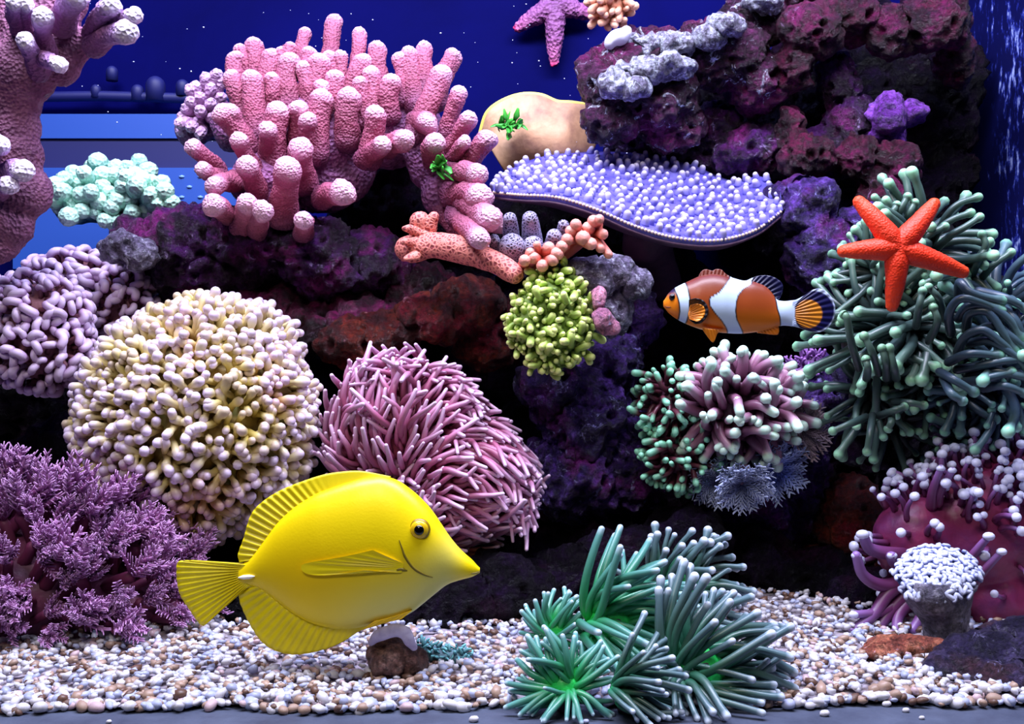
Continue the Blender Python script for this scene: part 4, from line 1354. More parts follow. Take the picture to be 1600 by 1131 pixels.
while len(items) < 560 and tries < 30000:
    tries += 1
    i = int(rg.integers(1, 89)); j = int(rg.integers(1, nv - 1))
    q = G[j, i] + (G[j, i] - G[j - 1, i]) * rg.uniform(-.5, .5) + (G[j, i] - G[j, i - 1]) * rg.uniform(-.5, .5)
    if pts and np.min(np.sum((np.array(pts) - q) ** 2, 1)) < (u * 18.5) ** 2: continue
    pts.append(q)
    items.append((nt_, mat4(q - Nt[j * 90 + i] * u * 2, Nt[j * 90 + i] + rg.normal(0, .15, 3) + np.array([0, -.1, .3]), rg.uniform(.75, 1.2), rg.random() * 6)))
key = [M[1, 3] for _, M in items]
put_parts(plate, 'nubble', items, 300, key, 'nubbles')
bdm = raw_mesh('rim_bead', ICO[1][0] * u * 3.4, [ICO[1][1]]); bdm.materials.append(M_bead)
for i in range(1, 89):
    o = bpy.data.objects.new('rim_bead', bdm)
    o.parent = plate; o.location = Vector(G[0, i] + np.array([0, -.0004, -.001])) - plate.location
    COL.objects.link(o)

# ---- tan plate coral behind --------------------------------------------------------------------
M_tan = mat_noise('tan_plate', [(0.3, lin(150, 104, 84)), (0.5, lin(196, 148, 112)), (0.7, lin(222, 178, 140))], 50, 0.6, (250, .4, .001))
M_rim = mat_plain('yellow_rim', lin(246, 226, 110), .5)
rim = resample([P(752, 205, .315), P(762, 176, .31), P(785, 158, .305), P(815, 148, .30), P(845, 149, .30), P(870, 159, .30), P(895, 161, .30), P(925, 166, .305), P(950, 175, .31)], 60)
foot = P(850, 290, .33)
tanp = root('plate_coral', foot, 'tan upright plate coral with yellow rim behind pink coral', 'coral')
rows = []
for j in range(16):
    f = j / 15
    c = rim * (1 - f) + (foot + (rim - rim.mean(0)) * np.array([.45, .2, .1])) * f
    c = c + np.array([0, -.022, -.006]) * math.sin(math.pi * f * .9)
    rows.append(c)
Gt = np.vstack(rows)
a = (np.arange(15)[:, None] * 60 + np.arange(59)[None]).ravel()
Ft = np.stack([a, a + 60, a + 61, a + 1], 1)
Gb = Gt + np.array([0, .005, 0])
nn_ = len(Gt)
bnd = np.array(list(range(60)) + [j * 60 + 59 for j in range(1, 16)] + list(range(15 * 60 + 58, 15 * 60 - 1, -1)) + [j * 60 for j in range(14, 0, -1)])
nb2 = np.roll(bnd, -1)
mk('plate', np.vstack([Gt, Gb]), [Ft, Ft[:, ::-1] + nn_, np.stack([bnd, nb2, nb2 + nn_, bnd + nn_], 1)], M_tan, tanp)
V, F, t = tube(rim + np.array([0, .0025, 0]), S(5, .3), 10, 2, 2)
mk('rim', V, F, M_rim, tanp)
M_alg = mat_grad('green_algae_leaf', [(0, lin(16, 60, 20)), (1, lin(70, 190, 60))], .4, None, .3)
for lab, px, py, y, n in [('small green algae tuft on the tan plate coral', 795, 196, .285, 26), ('small dark green algae tuft on the pink branching coral', 690, 262, .205, 16)]:
    c = P(px, py, y)
    al = root('algae_tuft', c - np.array([0, 0, .006]), lab, 'algae')
    lf = Template('leaf', tube(np.array([[0, 0, 0], [.001, 0, .004], [.003, 0, .008]]), [.0012, .0026, .0012], 7, 2, 0, .3), M_alg)
    rg = np.random.default_rng(int(px))
    put_parts(al, 'leaf', [(lf, mat4(c + rg.normal(0, 1, 3) * np.array([.004, .001, .002]), np.array([rg.normal(0, .8), -.5, rg.normal(.2, .7)]), rg.uniform(.6, 1.1), rg.random() * 6)) for _ in range(n)])

# ---- orange net-patterned branch, grey net knobs, orange knob coral, green knob coral ----------
def net_mat(name, c0, c1, scale=520):
    m, nt, b = new_mat(name)
    tc = nd(nt, 'ShaderNodeTexCoord')
    v = nd(nt, 'ShaderNodeTexVoronoi', feature='DISTANCE_TO_EDGE')
    v.inputs['Scale'].default_value = scale
    nt.links.new(tc.outputs['Object'], v.inputs['Vector'])
    r = ramp(nt, [(0.06, c1), (0.28, c0)])
    nt.links.new(v.outputs['Distance'], r.inputs['Fac'])
    nt.links.new(r.outputs[0], b.inputs['Base Color'])
    b.inputs['Roughness'].default_value = 0.6
    bp = nd(nt, 'ShaderNodeBump'); bp.invert = True
    bp.inputs['Strength'].default_value = .8; bp.inputs['Distance'].default_value = .0012
    nt.links.new(v.outputs['Distance'], bp.inputs['Height'])
    nt.links.new(bp.outputs['Normal'], b.inputs['Normal'])
    return m


M_on = net_mat('orange_net', lin(140, 56, 60), lin(226, 134, 120), 420)
M_gn = net_mat('grey_violet_net', lin(44, 36, 66), lin(164, 156, 190), 560)
ob = root('branch_coral', P(760, 435, .2), 'orange pink net patterned branch coral lying toward green coral', 'coral')
for pts, rr in [([(640, 388, .215), (690, 384, .205), (740, 396, .195), (790, 420, .185), (806, 430, .18)], [22, 21, 20, 16, 13]), ([(665, 385, .215), (660, 362, .215), (656, 345, .212)], [20, 22, 16]), ([(665, 372, .215), (672, 352, .212), (678, 340, .21)], [14, 14, 10]), ([(660, 380, .21), (640, 378, .205), (630, 378, .2)], [12, 8, 6]), ([(665, 395, .21), (645, 402, .205), (634, 404, .2)], [12, 9, 6]), ([(655, 365, .21), (640, 358, .205), (632, 357, .2)], [10, 7, 5])]:
    w = [P(q[0], q[1], q[2] - .022) for q in pts]
    V, F, t = fat_branch(w, [S(v, .18) for v in rr], 18, 16, 0, 1, .002, len(rr))
    mk('branch', V, F, M_on, ob)
pk = root('branch_coral', P(720, 400, .225), 'short pinkish coral branch drooping behind the orange branch', 'coral')
V, F, t = fat_branch([P(690, 330, .235), P(720, 362, .23), P(760, 385, .225)], [S(18, .23), S(15, .23), S(12, .23)], 16, 14, .001, 420, .002, 8)
mk('branch', V, F, M_pink, pk, {'t': t})
V, F, t = fat_branch([P(720, 330, .235), P(750, 345, .23), P(785, 352, .225)], [S(20, .23), S(17, .23), S(12, .23)], 16, 14, .001, 420, .002, 8)
mk('branch', V, F, M_pink, pk, {'t': t})
gk = root('knob_coral', P(810, 412, .19), 'grey violet net patterned knob coral under the plate coral', 'coral')
for q, (x, yy, x0, y0, rr) in enumerate([(797, 342, 800, 385, 12), (828, 342, 832, 385, 15), (772, 374, 780, 400, 10), (800, 385, 805, 410, 25), (833, 385, 836, 405, 20), (866, 370, 862, 400, 14), (880, 352, 876, 390, 10)]):
    a, b = P(x0, y0, .188), P(x, yy, .172)
    V, F, t = fat_branch([a, (a + b) / 2, b], [S(rr * 1.1, .215), S(rr, .215), S(rr * .8, .215)], 12, 14, 0, 1, .001, q)
    mk('knob', V, F, M_gn, gk)
M_ok = mat_grad('orange_knob', [(0, lin(140, 50, 44)), (.6, lin(206, 96, 78)), (1, lin(240, 160, 146))], .55, (400, .7, .001), .2)
ok_ = root('knob_coral', P(890, 425, .165), 'orange knobbly coral finger cluster above the green coral', 'coral')
k6 = lambda x, yy, d: P(600 + x / 3.636, 300 + yy / 3.636, d)
spine = [k6(800, 420, .162), k6(900, 390, .162), k6(1000, 350, .162), k6(1100, 270, .162), k6(1190, 230, .162), k6(1210, 190, .162)]
V, F, t = fat_branch(spine, [S(11, .2), S(12, .2), S(12, .2), S(13, .2), S(12, .2), S(9, .2)], 24, 14, 0, 1, .002, 2)
mk('branch', V, F, M_ok, ok_, {'t': t * .5})
for q, (x, yy, rr) in enumerate([(1190, 165, 36), (1222, 155, 30), (1160, 205, 36), (1090, 188, 32), (1062, 222, 32), (1040, 270, 34), (1245, 240, 30), (1130, 260, 40), (1010, 308, 34), (985, 350, 36), (960, 385, 34), (935, 318, 34), (850, 372, 34), (800, 388, 34), (900, 420, 34), (1275, 355, 26), (868, 300, 20), (1175, 295, 36), (1230, 320, 28), (830, 345, 28)]):
    b = k6(x, yy, .147 + .006 * random.random())
    a = min(spine, key=lambda s: np.linalg.norm(s - b))
    s = S(rr / 3.636, .19)
    V, F, t = fat_branch([a, (a + b) / 2, b], [s * .7, s * .75, s], 8, 11, 0, 1, .0006, q, 1)
    mk('knob', V, F, M_ok, ok_, {'t': t})
M_gr = mat_grad('yellow_green_knob', [(0, lin(90, 116, 40)), (.6, lin(170, 198, 88)), (1, lin(234, 244, 150))], .55, (420, .6, .001), .25)
gr_e = [pe(862, 478, .16, 50, 46, 38), pe(835, 510, .16, 36, 40, 34), pe(880, 520, .16, 40, 44, 34), pe(858, 556, .16, 30, 24, 26), pe(868, 438, .16, 24, 22, 22)]
grc = root('knob_coral', P(858, 590, .19), 'yellow green crinkly knob coral in the middle of the reef', 'coral')
V, F = blob(gr_e, .0015, lambda V, N: 0.004 * (.5 - worley(V * 150, 3)) + .002 * fbm(V * 120, 2, 4))
mk('base', V, F, mat_noise('green_base', [(0.3, lin(96, 124, 52)), (0.7, lin(156, 180, 88))], 120, .6), grc)
gtm = [Template('knob', tent(u * L, u * 5, u * 4, u * 5.2, .4, .3, 5, 8, 3, .6), M_gr) for L in (9, 14, 19)]
tentacles(grc, 'knob', gr_e, 720, gtm, 97, .55, 1.3, (0, -.2, .3), .5, .45)

# ---- peach frag on a white plug, top ------------------------------------------------------------
M_pe = mat_grad('peach_knob', [(0, lin(170, 96, 70)), (1, lin(240, 186, 156))], .55, (420, .6, .001), .25)
fr_e = [pe(955, 8, .262, 26, 30, 22), pe(960, -30, .262, 28, 30, 22)]
frg = root('frag_coral', P(965, 78, .25), 'peach branching coral frag on a white plug at the top', 'coral')
body(frg, 'base', fr_e, mat_plain('peach_base', lin(190, 120, 90), .6), .002, .003)
tentacles(frg, 'knob', fr_e, 130, [Template('knob', tent(u * L, u * 6, u * 5, u * 6, .3, .2, 5, 8, 3, .6), M_pe) for L in (10, 16)], 98, .8, 1.4, (0, -.2, .3), .4, .35)
V, F = blob([pe(966, 60, .25, 20, 14, 18, -.25), pe(979, 52, .25, 9, 12, 14), pe(955, 67, .25, 10, 11, 14)], .0015, lambda V, N: .0015 * fbm(V * 120, 2, 2))
mk('plug', V, F, mat_plain('white_plug', lin(222, 218, 240), .5), frg)

# ---- feather duster worms ---------------------------------------------------------------------
M_fd = mat_grad('feather_radiole', [(0, lin(60, 56, 90)), (.5, lin(120, 130, 170)), (1, lin(186, 196, 232))], .5, None, .5)
M_fd2 = mat_grad('blue_radiole', [(0, lin(50, 50, 120)), (.5, lin(96, 120, 206)), (1, lin(190, 206, 250))], .5, None, .5)
M_fd3 = mat_grad('brown_radiole', [(0, lin(60, 44, 60)), (.5, lin(134, 110, 120)), (1, lin(206, 180, 190))], .5, None, .5)
for lab, px, py, R, ax, m_, sd, y in [('grey white feather duster worm fan low on violet rock', 1118, 748, 40, (-.1, -1, -.5), M_fd, 1, .192), ('blue white feather duster worm fan on violet rock', 1208, 728, 52, (.35, -1, -.5), M_fd2, 2, .19), ('brownish feather duster worm fan beside the blue white one', 1250, 672, 44, (.8, -1, .3), M_fd3, 3, .195), ('grey feather duster worm fan under the mint tipped coral', 1158, 752, 42, (0, -1, -.6), M_fd, 4, .168)]:
    c = P(px, py, y)
    w = root('feather_duster_worm', c + np.array([0, .03, -.01]), lab, 'feather worm')
    V, F, t = fat_branch([c + np.array([0, .04, -.008]), c + np.array([0, .02, -.004]), c], [S(7, y)] * 3, 8, 10, 0, 1, .001, sd)
    mk('tube', V, F, M_stalk, w, {'t': t})
    rad = []
    s_ = S(1, y)
    for k in range(3):
        v, f, t = tent(s_ * R, s_ * 2.2, s_ * 1.6, s_ * 1.2, .25 + .12 * k, .05, 8, 5, 1)
        sub = [(v, f, t)]
        zmax = v[:, 2].max()
        for j in range(12):
            zz = zmax * (.15 + .85 * j / 11)
            i0 = np.argmin(abs(v[:, 2] - zz))
            for sd_ in (-1, 1):
                ln = s_ * 8
                pv, pf, pt = tube([np.zeros(3), np.array([ln * .2, sd_ * ln * .7, ln * .9])], [s_ * 1.1, s_ * .7], 4, 1)
                sub.append((pv + np.array([v[i0, 0], 0, v[i0, 2]]), pf, np.clip(t[i0] + pt * .2, 0, 1)))
        rad.append(Template('radiole', join(sub), m_))
    rg = np.random.default_rng(sd)
    axm = np.array(rot_to(ax))
    its = []
    for i in range(60):
        th = i / 60 * 6.283 + rg.normal(0, .05)
        ph = rg.uniform(.6, 1.05)
        d = axm @ np.array([math.sin(ph) * math.cos(th), math.sin(ph) * math.sin(th), math.cos(ph)])
        out = d - nrm(ax) * np.dot(d, nrm(ax))
        lx = np.array(rot_to(d)).T @ out
        its.append((rad[i % 3], mat4(c, d, rg.uniform(.75, 1.1), math.atan2(lx[1], lx[0]))))
    put_parts(w, 'radiole', its)

# ---- lavender scrap and teal algae by the brown stone ------------------------------------------
cs = root('shell_scrap', P(600, 1000, .042), 'lavender curled shell scrap on top of the brown stone', 'shell')
w = [P(578, 1006, .040), P(592, 993, .036), P(615, 984, .036), P(632, 988, .036), (P(640, 1002, .036)), P(647, 1012, .038)]
V, F, t = tube(resample(w, 24), np.interp(np.linspace(0, 1, 24), [0, .2, .6, 1], [S(4, .07), S(9, .07), S(10, .07), S(5, .07)]), 12, 3, 3, .55)
V = V + vnormals(V, F) * (fbm(V * 160, 2, 3) * .0012)[:, None]
mk('shell', V, F, mat_noise('lavender_shell', [(.3, lin(140, 130, 168)), (.7, lin(196, 188, 216))], 90, .6), cs)
ta = root('algae_tuft', P(690, 1045, .06), 'low teal algae clump on the gravel beside brown stone', 'algae')
tae = [pe(672, 1022, .06, 26, 14, 18), pe(705, 1026, .06, 30, 12, 18), pe(655, 1016, .058, 16, 12, 14)]
body(ta, 'clump', tae, mat_noise('teal_clump', [(.3, lin(50, 60, 76)), (.7, lin(86, 130, 140))], 120, .7), .0018, .002)
M_ta = mat_grad('teal_blade', [(0, lin(60, 100, 110)), (1, lin(120, 196, 200))], .6, None, .5)
tentacles(ta, 'blade', tae, 260, [Template('blade', tent(u * 9, u * 2.6, u * 1.6, u * 1.6, .5, .1, 5, 5, 1), M_ta)], 55, .6, 1.2, (0, -.1, .5), .5, .4, facing=-.1)

# ------------------------------------------------------------------ loose gravel, laid around what stands on the bottom
M_peb = mat_col('pebble_mix', rough=0.42, bump=(500, 0.25, 0.0006))


def peb_mat(name, c):
    return mat_noise(name, [(0.3, tuple(v * 0.8 for v in c[:3]) + (1,)), (0.7, c)], scale=300, rough=0.4, bump=(500, 0.25, 0.0006))


PEB_KINDS = [('white', lin(212, 208, 216), 0.46), ('bluish', lin(176, 182, 214), 0.24), ('tan', lin(172, 142, 124), 0.16),
             ('brown', lin(104, 74, 60), 0.09), ('pink', lin(206, 176, 182), 0.05)]
peb_mats = [peb_mat('pebble_' + k[0], k[1]) for k in PEB_KINDS]
peb_raw = []
for k in range(8):
    v, f = ICO[2] if k < 3 else ICO[1]
    v = v + nrm(v) * (fbm(v * 1.3 + k * 5, 2, k) * 0.45)[:, None]
    v = v * np.array([1.0, 0.72, 0.58])
    peb_raw.append((v, f))
peb_mesh = {}
for k, (v, f) in enumerate(peb_raw):
    for q in range(len(PEB_KINDS)):
        me = raw_mesh('pebble', v, [f])
        me.materials.append(peb_mats[q])
        peb_mesh[k, q] = me
rg = np.random.default_rng(3)
cand = []
target_n = 7400
while len(cand) < target_n:
    y = rg.random() ** 1.35 * 0.30
    D = y - CAM[1]
    x = (rg.random() - 0.5) * 2 * (D * 820 / FPX)
    if x < XL + 0.01 or x > XR - 0.006: continue
    fe = float(front_edge(x))
    if y < fe: continue
    if in_solid([np.array([x, y, float(ground(x, y)) + .0015])], None, .0015): continue
    cand.append((x, y))
cand.sort(key=lambda c: c[1] - float(front_edge(c[0])))
labels = {'white': 'small white pebble lying in the front gravel strip', 'bluish': 'small bluish white pebble lying in the front gravel strip',
          'tan': 'small tan pebble lying in the front gravel strip', 'brown': 'small brown pebble lying in the front gravel strip',
          'pink': 'small pinkish pebble lying in the front gravel strip'}
wts = np.array([k[2] for k in PEB_KINDS])
VV, FF, CC, off = [], [], [], 0
for i, (x, y) in enumerate(cand):
    q = int(rg.choice(len(PEB_KINDS), p=wts / wts.sum()))
    near = y < float(front_edge(x)) + 0.012
    sc = (0.0017 + 0.0014 * rg.random() ** 2) * (1.35 if near and rg.random() < 0.5 else 1.0)
    z = float(ground(x, y)) + (0.0015 if y > float(front_edge(x)) + 0.006 else -0.0002)
    z = max(z + rg.random() * 0.0014 - 0.0004, -0.0065 + sc * 0.5)
    R = np.array(Matrix.Rotation(rg.random() * 6.28, 3, 'Z') @ Matrix.Rotation((rg.random() - 0.5) * 1.2, 3, 'X') @ Matrix.Rotation((rg.random() - 0.5) * 1.2, 3, 'Y'))
    if i < 300:
        k = int(rg.integers(0, 3))
        o = bpy.data.objects.new('pebble', peb_mesh[k, q])
        M = np.eye(4); M[:3, :3] = R * sc; M[:3, 3] = (x, y, z)
        o.matrix_basis = Matrix(M.tolist())
        COL.objects.link(o)
        tag(o, labels[PEB_KINDS[q][0]], 'pebble', 'pebbles along the front of the gravel')
    else:
        v, f = peb_raw[int(rg.integers(3, 8))]
        VV.append((v * sc * 1.12) @ R.T + np.array([x, y, z])); FF.append(f + off); off += len(v)
        c = np.array(PEB_KINDS[q][1][:3]) * (0.75 + 0.3 * rg.random())
        CC.append(np.tile(c, (len(v), 1)))
# a few loose stones on the bare base in front
for px, py, s, q in [(1288, 1113, 5.5, 0), (1415, 1107, 4.0, 0), (1440, 1118, 3.2, 0), (1385, 1098, 5.0, 0), (740, 1122, 5.5, 0), (915, 1124, 3.6, 1), (830, 1113, 3.0, 0), (170, 1124, 3.2, 0)]:
    D = (CAM[2] + 0.0050) / ((py - 565.5) / FPX)
    o = bpy.data.objects.new('pebble', peb_mesh[1, q])
    M = np.diag([S(s, D + CAM[1]) * 1.6] * 3 + [1.0]); M[:3, 3] = ((px - 800) / FPX * D, D + CAM[1], -0.0065 + S(s, D + CAM[1]) * 0.8)
    o.matrix_basis = Matrix(M.tolist())
    COL.objects.link(o)
    tag(o, 'stray white pebble on the bare grey tank base', 'pebble', 'stray pebbles in front of the gravel')
o = mk('gravel', np.vstack(VV), [np.vstack(FF)], M_peb, colors=np.vstack(CC))
tag(o, 'mixed white and tan gravel covering the tank bottom', 'gravel', None, 'stuff')


# ================================================================== STARFISH
def starfish(label, c, tips, y, r0, r1, mat, seed, arm_back=0.006, vox=.0012, gran=.0004, gf=620):
    """arms taper from the centre; each arm is its own part over a central disc"""
    ctr = P(c[0], c[1], y)
    rt_ = root('starfish', ctr - np.array([0, 0, S(r0 * 3, y)]), label, 'starfish')
    v, f = ICO[4]
    V = v * np.array([S(r0 * 1.15, y), S(r0 * .72, y), S(r0 * 1.15, y)]) + ctr
    V = V + nrm(v) * ((.5 - worley(V * gf, seed)) * gran)[:, None]
    mk('disc', V, [f], mat, rt_)
    for k, (px, py) in enumerate(tips):
        b = P(px, py, y + arm_back)
        L = np.linalg.norm(b - ctr)
        b = b - nrm(b - ctr) * S(r1, y)
        mid = (ctr + b) / 2 + np.array([0, -.002, 0])
        path = resample([ctr, mid, b], 30)
        rr = np.interp(np.linspace(0, 1, 30), [0, .25, .5, .8, 1], [S(r0 * .92, y), S(r0, y), S(r0 * .86, y), S((r0 + r1) / 2 * .92, y), S(r1, y)])
        V, F, t = tube(path, rr, 24, 5, 2)
        N = vnormals(V, F)
        V = V + N * ((.5 - worley(V * gf, seed + k)) * gran)[:, None]
        # a faint ridge along the top of each arm
        mk('arm', V, F, mat, rt_, {'t': t})
    return rt_


M_red = mat_grad('red_starfish', [(0, lin(238, 48, 8)), (.6, lin(246, 54, 8)), (1, lin(255, 72, 14))], .55, (900, .5, .0006, 'voronoi'), .06)
starfish('bright red orange starfish clinging to the green torch coral', (1402, 388), [(1336, 308), (1465, 312), (1308, 393), (1513, 428), (1393, 487)], .095, 19, 10, M_red, 3)
M_pst = mat_grad('purple_starfish', [(0, lin(120, 70, 120)), (.6, lin(150, 84, 140)), (.9, lin(196, 104, 160)), (1, lin(220, 40, 110))], .6, (380, .9, .0018, 'voronoi'), .1)
starfish('mauve starfish with beaded arms stuck to the blue rear panel', (868, 8), [(803, 47), (865, 104), (930, 26), (838, -60), (905, -60)], .388, 17, 7, M_pst, 9, .003, .0012, .0022, 300)


# ================================================================== FISH
def pl(pts, n):
    """resample a polyline uniformly by length"""
    p = np.asarray(pts, float)
    p = resample(np.c_[p, np.zeros(len(p))], 12 * len(p))[:, :2]
    d = np.concatenate([[0], np.cumsum(np.linalg.norm(np.diff(p, axis=0), axis=1))])
    s = np.linspace(0, d[-1], n)
    return np.stack([np.interp(s, d, p[:, 0]), np.interp(s, d, p[:, 1])], 1)


class Fish:
    """body lofted from a side outline: top and bottom given in photo pixels, plus half-thickness"""
    def __init__(self, y, top, bot, thick, nx=150, ns=56, power=0.8):
        self.y = y
        top, bot, thick = map(lambda a: np.asarray(a, float), (top, bot, thick))
        self.x = np.linspace(top[0, 0], top[-1, 0], 400)
        sm = lambda a: np.convolve(np.pad(np.interp(self.x, a[:, 0], a[:, 1]), 9, mode='edge'), np.ones(19) / 19, 'valid')
        self.top, self.bot, self.th = sm(top), sm(bot), sm(thick)
        # close both ends
        self.pw = power
        f = np.linspace(0, 1, nx)
        f = 0.5 - 0.5 * np.cos(f * math.pi)
        xs = self.x[0] + (self.x[-1] - self.x[0]) * f
        V, uv = [], []
        th = np.arange(ns) / ns * 2 * math.pi
        for q, xx in enumerate(xs):
            T, B, W = (np.interp(xx, self.x, a) for a in (self.top, self.bot, self.th))
            m, h = (T + B) / 2, (B - T) / 2
            c, s = np.cos(th), np.sin(th)
            yy = np.sign(c) * abs(c) ** self.pw * S(W, y)
            py = m - h * s
            for k in range(ns):
                pt = P(xx, py[k], y)
                pt[1] += yy[k]
                V.append(pt); uv.append((xx, py[k]))
        V = np.array(V)
        a = (np.arange(nx - 1)[:, None] * ns)
        b = np.arange(ns)[None]; b2 = (b + 1) % ns
        Q = np.stack([a + b, a + ns + b, a + ns + b2, a + b2], -1).reshape(-1, 4)
        V = np.vstack([V, V[:ns].mean(0), V[-ns:].mean(0)])
        uv += [uv[0], uv[-1]]
        n = len(V)
        b = np.arange(ns); b2 = (b + 1) % ns
        T3 = np.vstack([np.stack([b, b2, np.full(ns, n - 2)], 1), np.stack([(nx - 1) * ns + b2, (nx - 1) * ns + b, np.full(ns, n - 1)], 1)])
        self.V, self.F, self.uv = V, [T3, Q], np.array(uv)

    def surf(self, px, py, lift=0.0):
        """point of the camera-side skin at a photo pixel"""
        T, B, W = (np.interp(px, self.x, a) for a in (self.top, self.bot, self.th))
        m, h = (T + B) / 2, max((B - T) / 2, 1e-6)
        s = np.clip((m - py) / h, -1, 1)
        c = math.sqrt(max(1 - s * s, 0))
        pt = P(px, py, self.y)
        pt[1] -= S(W, self.y) * c ** self.pw + lift
        return pt


def fin(parent, name, rootpts, outpts, y, mat, th=0.0009, rays=24, amp=0.00035, m=10, colors=None, ybow=0.0, calm=0.0):
    n = rays * 6 + 1
    A, B = pl(rootpts, n), pl(outpts, n)
    ph = np.linspace(0, rays * 2 * math.pi, n)
    Vf, Vb, uv = [], [], []
    for j in range(m):
        f = j / (m - 1)
        c = A * (1 - f) + B * f
        half = th * (1 - .75 * f)
        for i in range(n):
            q = P(c[i, 0], c[i, 1], y)
            q[1] += ybow * f * f
            rp = amp * math.cos(ph[i]) * (1 - .5 * f) * min(1, f * 6) * float(smooth(calm - .15, calm + .2, i / n) if calm else 1)
            Vf.append(q + np.array([0, -half - rp, 0])); Vb.append(q + np.array([0, half + rp, 0])); uv.append(c[i])
    V = np.vstack([Vf, Vb])
    a = (np.arange(m - 1)[:, None] * n + np.arange(n - 1)[None]).ravel()
    Ft = np.stack([a, a + 1, a + n + 1, a + n], 1)
    bnd = np.array(list(range(n)) + [j * n + n - 1 for j in range(1, m)] + list(range((m - 1) * n + n - 2, (m - 1) * n - 1, -1)) + [j * n for j in range(m - 2, 0, -1)])
    nb = np.roll(bnd, -1)
    k = n * m
    uv = np.array(uv)
    cc = None if colors is None else colors(np.vstack([uv, uv]))
    return mk(name, V, [Ft, Ft[:, ::-1] + k, np.stack([bnd, bnd + k, nb + k, nb], 1)], mat, parent, colors=cc)


# ------------------------------------------------------------------ yellow tang
TY = .042
zt = lambda pts: [(260 + a / 3.077, 710 + b / 3.077) for a, b in pts]
t_top = sorted(zt([(352, 530), (380, 520), (420, 478), (470, 410), (540, 315), (620, 245), (720, 185), (830, 145), (940, 112), (1040, 98), (1120, 126), (1200, 186), (1270, 256), (1330, 346), (1380, 420), (1440, 482), (1480, 512), (1500, 538), (1507, 558)]))
t_bot = sorted(zt([(352, 628), (380, 630), (430, 634), (480, 662), (540, 712), (620, 772), (700, 812), (800, 836), (900, 836), (1000, 816), (1120, 788), (1180, 760), (1240, 712), (1300, 662), (1350, 622), (1420, 600), (1480, 586), (1500, 574), (1507, 560)]))
t_th = sorted(zt([(352, 0), (1507, 0)]))
t_th = [(t_top[0][0], 8), (400, 14), (440, 24), (500, 36), (560, 42), (620, 43), (660, 40), (700, 27), (730, 15), (745, 9), (t_top[-1][0], 0.5)]
tang = root('yellow_tang_fish', P(520, 1022, TY), 'bright yellow disc shaped tang fish swimming low over the gravel', 'fish')
fish = Fish(TY, t_top, t_bot, t_th, power=.9)
uv = fish.uv
yel = np.array(lin(255, 226, 0)[:3]); yor = np.array(lin(250, 206, 0)[:3]); pale = np.array(lin(214, 216, 128)[:3]); lemon = np.array(lin(255, 238, 10)[:3])
cc = np.tile(yel, (len(uv), 1))
w = smooth(700, 770, uv[:, 1])[:, None]
cc = lemon * (1 - w) + yel * w
w = (np.exp(-((uv[:, 0] - 480) / 90) ** 2 - ((uv[:, 1] - 890) / 60) ** 2) * .8)[:, None]
cc = cc * (1 - w) + yor * w
lowy = np.interp(uv[:, 0], fish.x, fish.bot)
w = (smooth(110, 10, lowy - uv[:, 1]) * smooth(470, 620, uv[:, 0]) * smooth(735, 690, uv[:, 0]) * .75)[:, None]
cc = cc * (1 - w) + pale * w  # paler belly: light on the lower flank put into the skin colour
M_tang = mat_col('tang_skin', .38, .4, (900, .12, .0004), 0.0)
mk('body', fish.V, fish.F, M_tang, tang, colors=cc)
M_tfin = mat_noise('tang_fin', [(.3, lin(226, 206, 0)), (.7, lin(255, 232, 0))], 60, .45, None)
fin(tang, 'dorsal_fin', zt([(1060, 130), (950, 150), (830, 178), (720, 215), (620, 275), (540, 345), (470, 440), (410, 505)]), zt([(1080, 106), (940, 80), (840, 83), (750, 98), (650, 130), (560, 166), (490, 206), (430, 256), (398, 310), (372, 400), (345, 478), (352, 518)]), TY, M_tfin, .0018, 27, .0006, calm=.45)
fin(tang, 'anal_fin', zt([(1090, 780), (1000, 800), (900, 820), (800, 820), (700, 795), (620, 755), (540, 695), (480, 650), (420, 618)]), zt([(1110, 792), (1000, 826), (930, 848), (860, 893), (780, 930), (680, 955), (600, 960), (520, 940), (460, 900), (410, 830), (370, 750), (350, 690), (358, 636)]), TY, M_tfin, .0018, 24, .0006, calm=.3)
fin(tang, 'tail_fin', zt([(400, 528), (385, 560), (385, 595), (400, 628)]), zt([(120, 508), (58, 515), (50, 560), (54, 620), (70, 680), (110, 742), (150, 800), (178, 822), (210, 800)]), TY, M_tfin, .0022, 15, .00045, 16)
fin(tang, 'pelvic_fin', zt([(1180, 748), (1080, 780), (1000, 800)]), zt([(1130, 792), (1040, 812), (935, 846)]), TY - .006, mat_plain('tang_orange_fin', lin(250, 204, 0), .45), .0014, 5, .0002)
M_tp = mat_plain('tang_pectoral', lin(255, 232, 14), .4)
A, B = pl(zt([(1152, 500), (1150, 522), (1142, 545)]), 40), pl(zt([(1010, 436), (860, 470), (690, 503), (668, 530), (700, 553), (800, 556), (970, 530)]), 40)
g, gb = [], []
for j in range(22):
    f = j / 21
    for i in range(40):
        q = A[i] * (1 - f) + B[i] * f
        rp = .00022 * math.cos(i / 39 * 9 * 2 * math.pi) * math.sin(math.pi * f)
        pt = fish.surf(q[0], q[1], .0004 + .0010 * f + rp)
        g.append(pt); gb.append(pt + np.array([0, .0004, 0]))
a = (np.arange(21)[:, None] * 40 + np.arange(39)[None]).ravel()
Ft = np.stack([a, a + 1, a + 41, a + 40], 1)
mk('pectoral_fin', np.vstack([g, gb]), [Ft, Ft[:, ::-1] + 880], M_tp, tang)
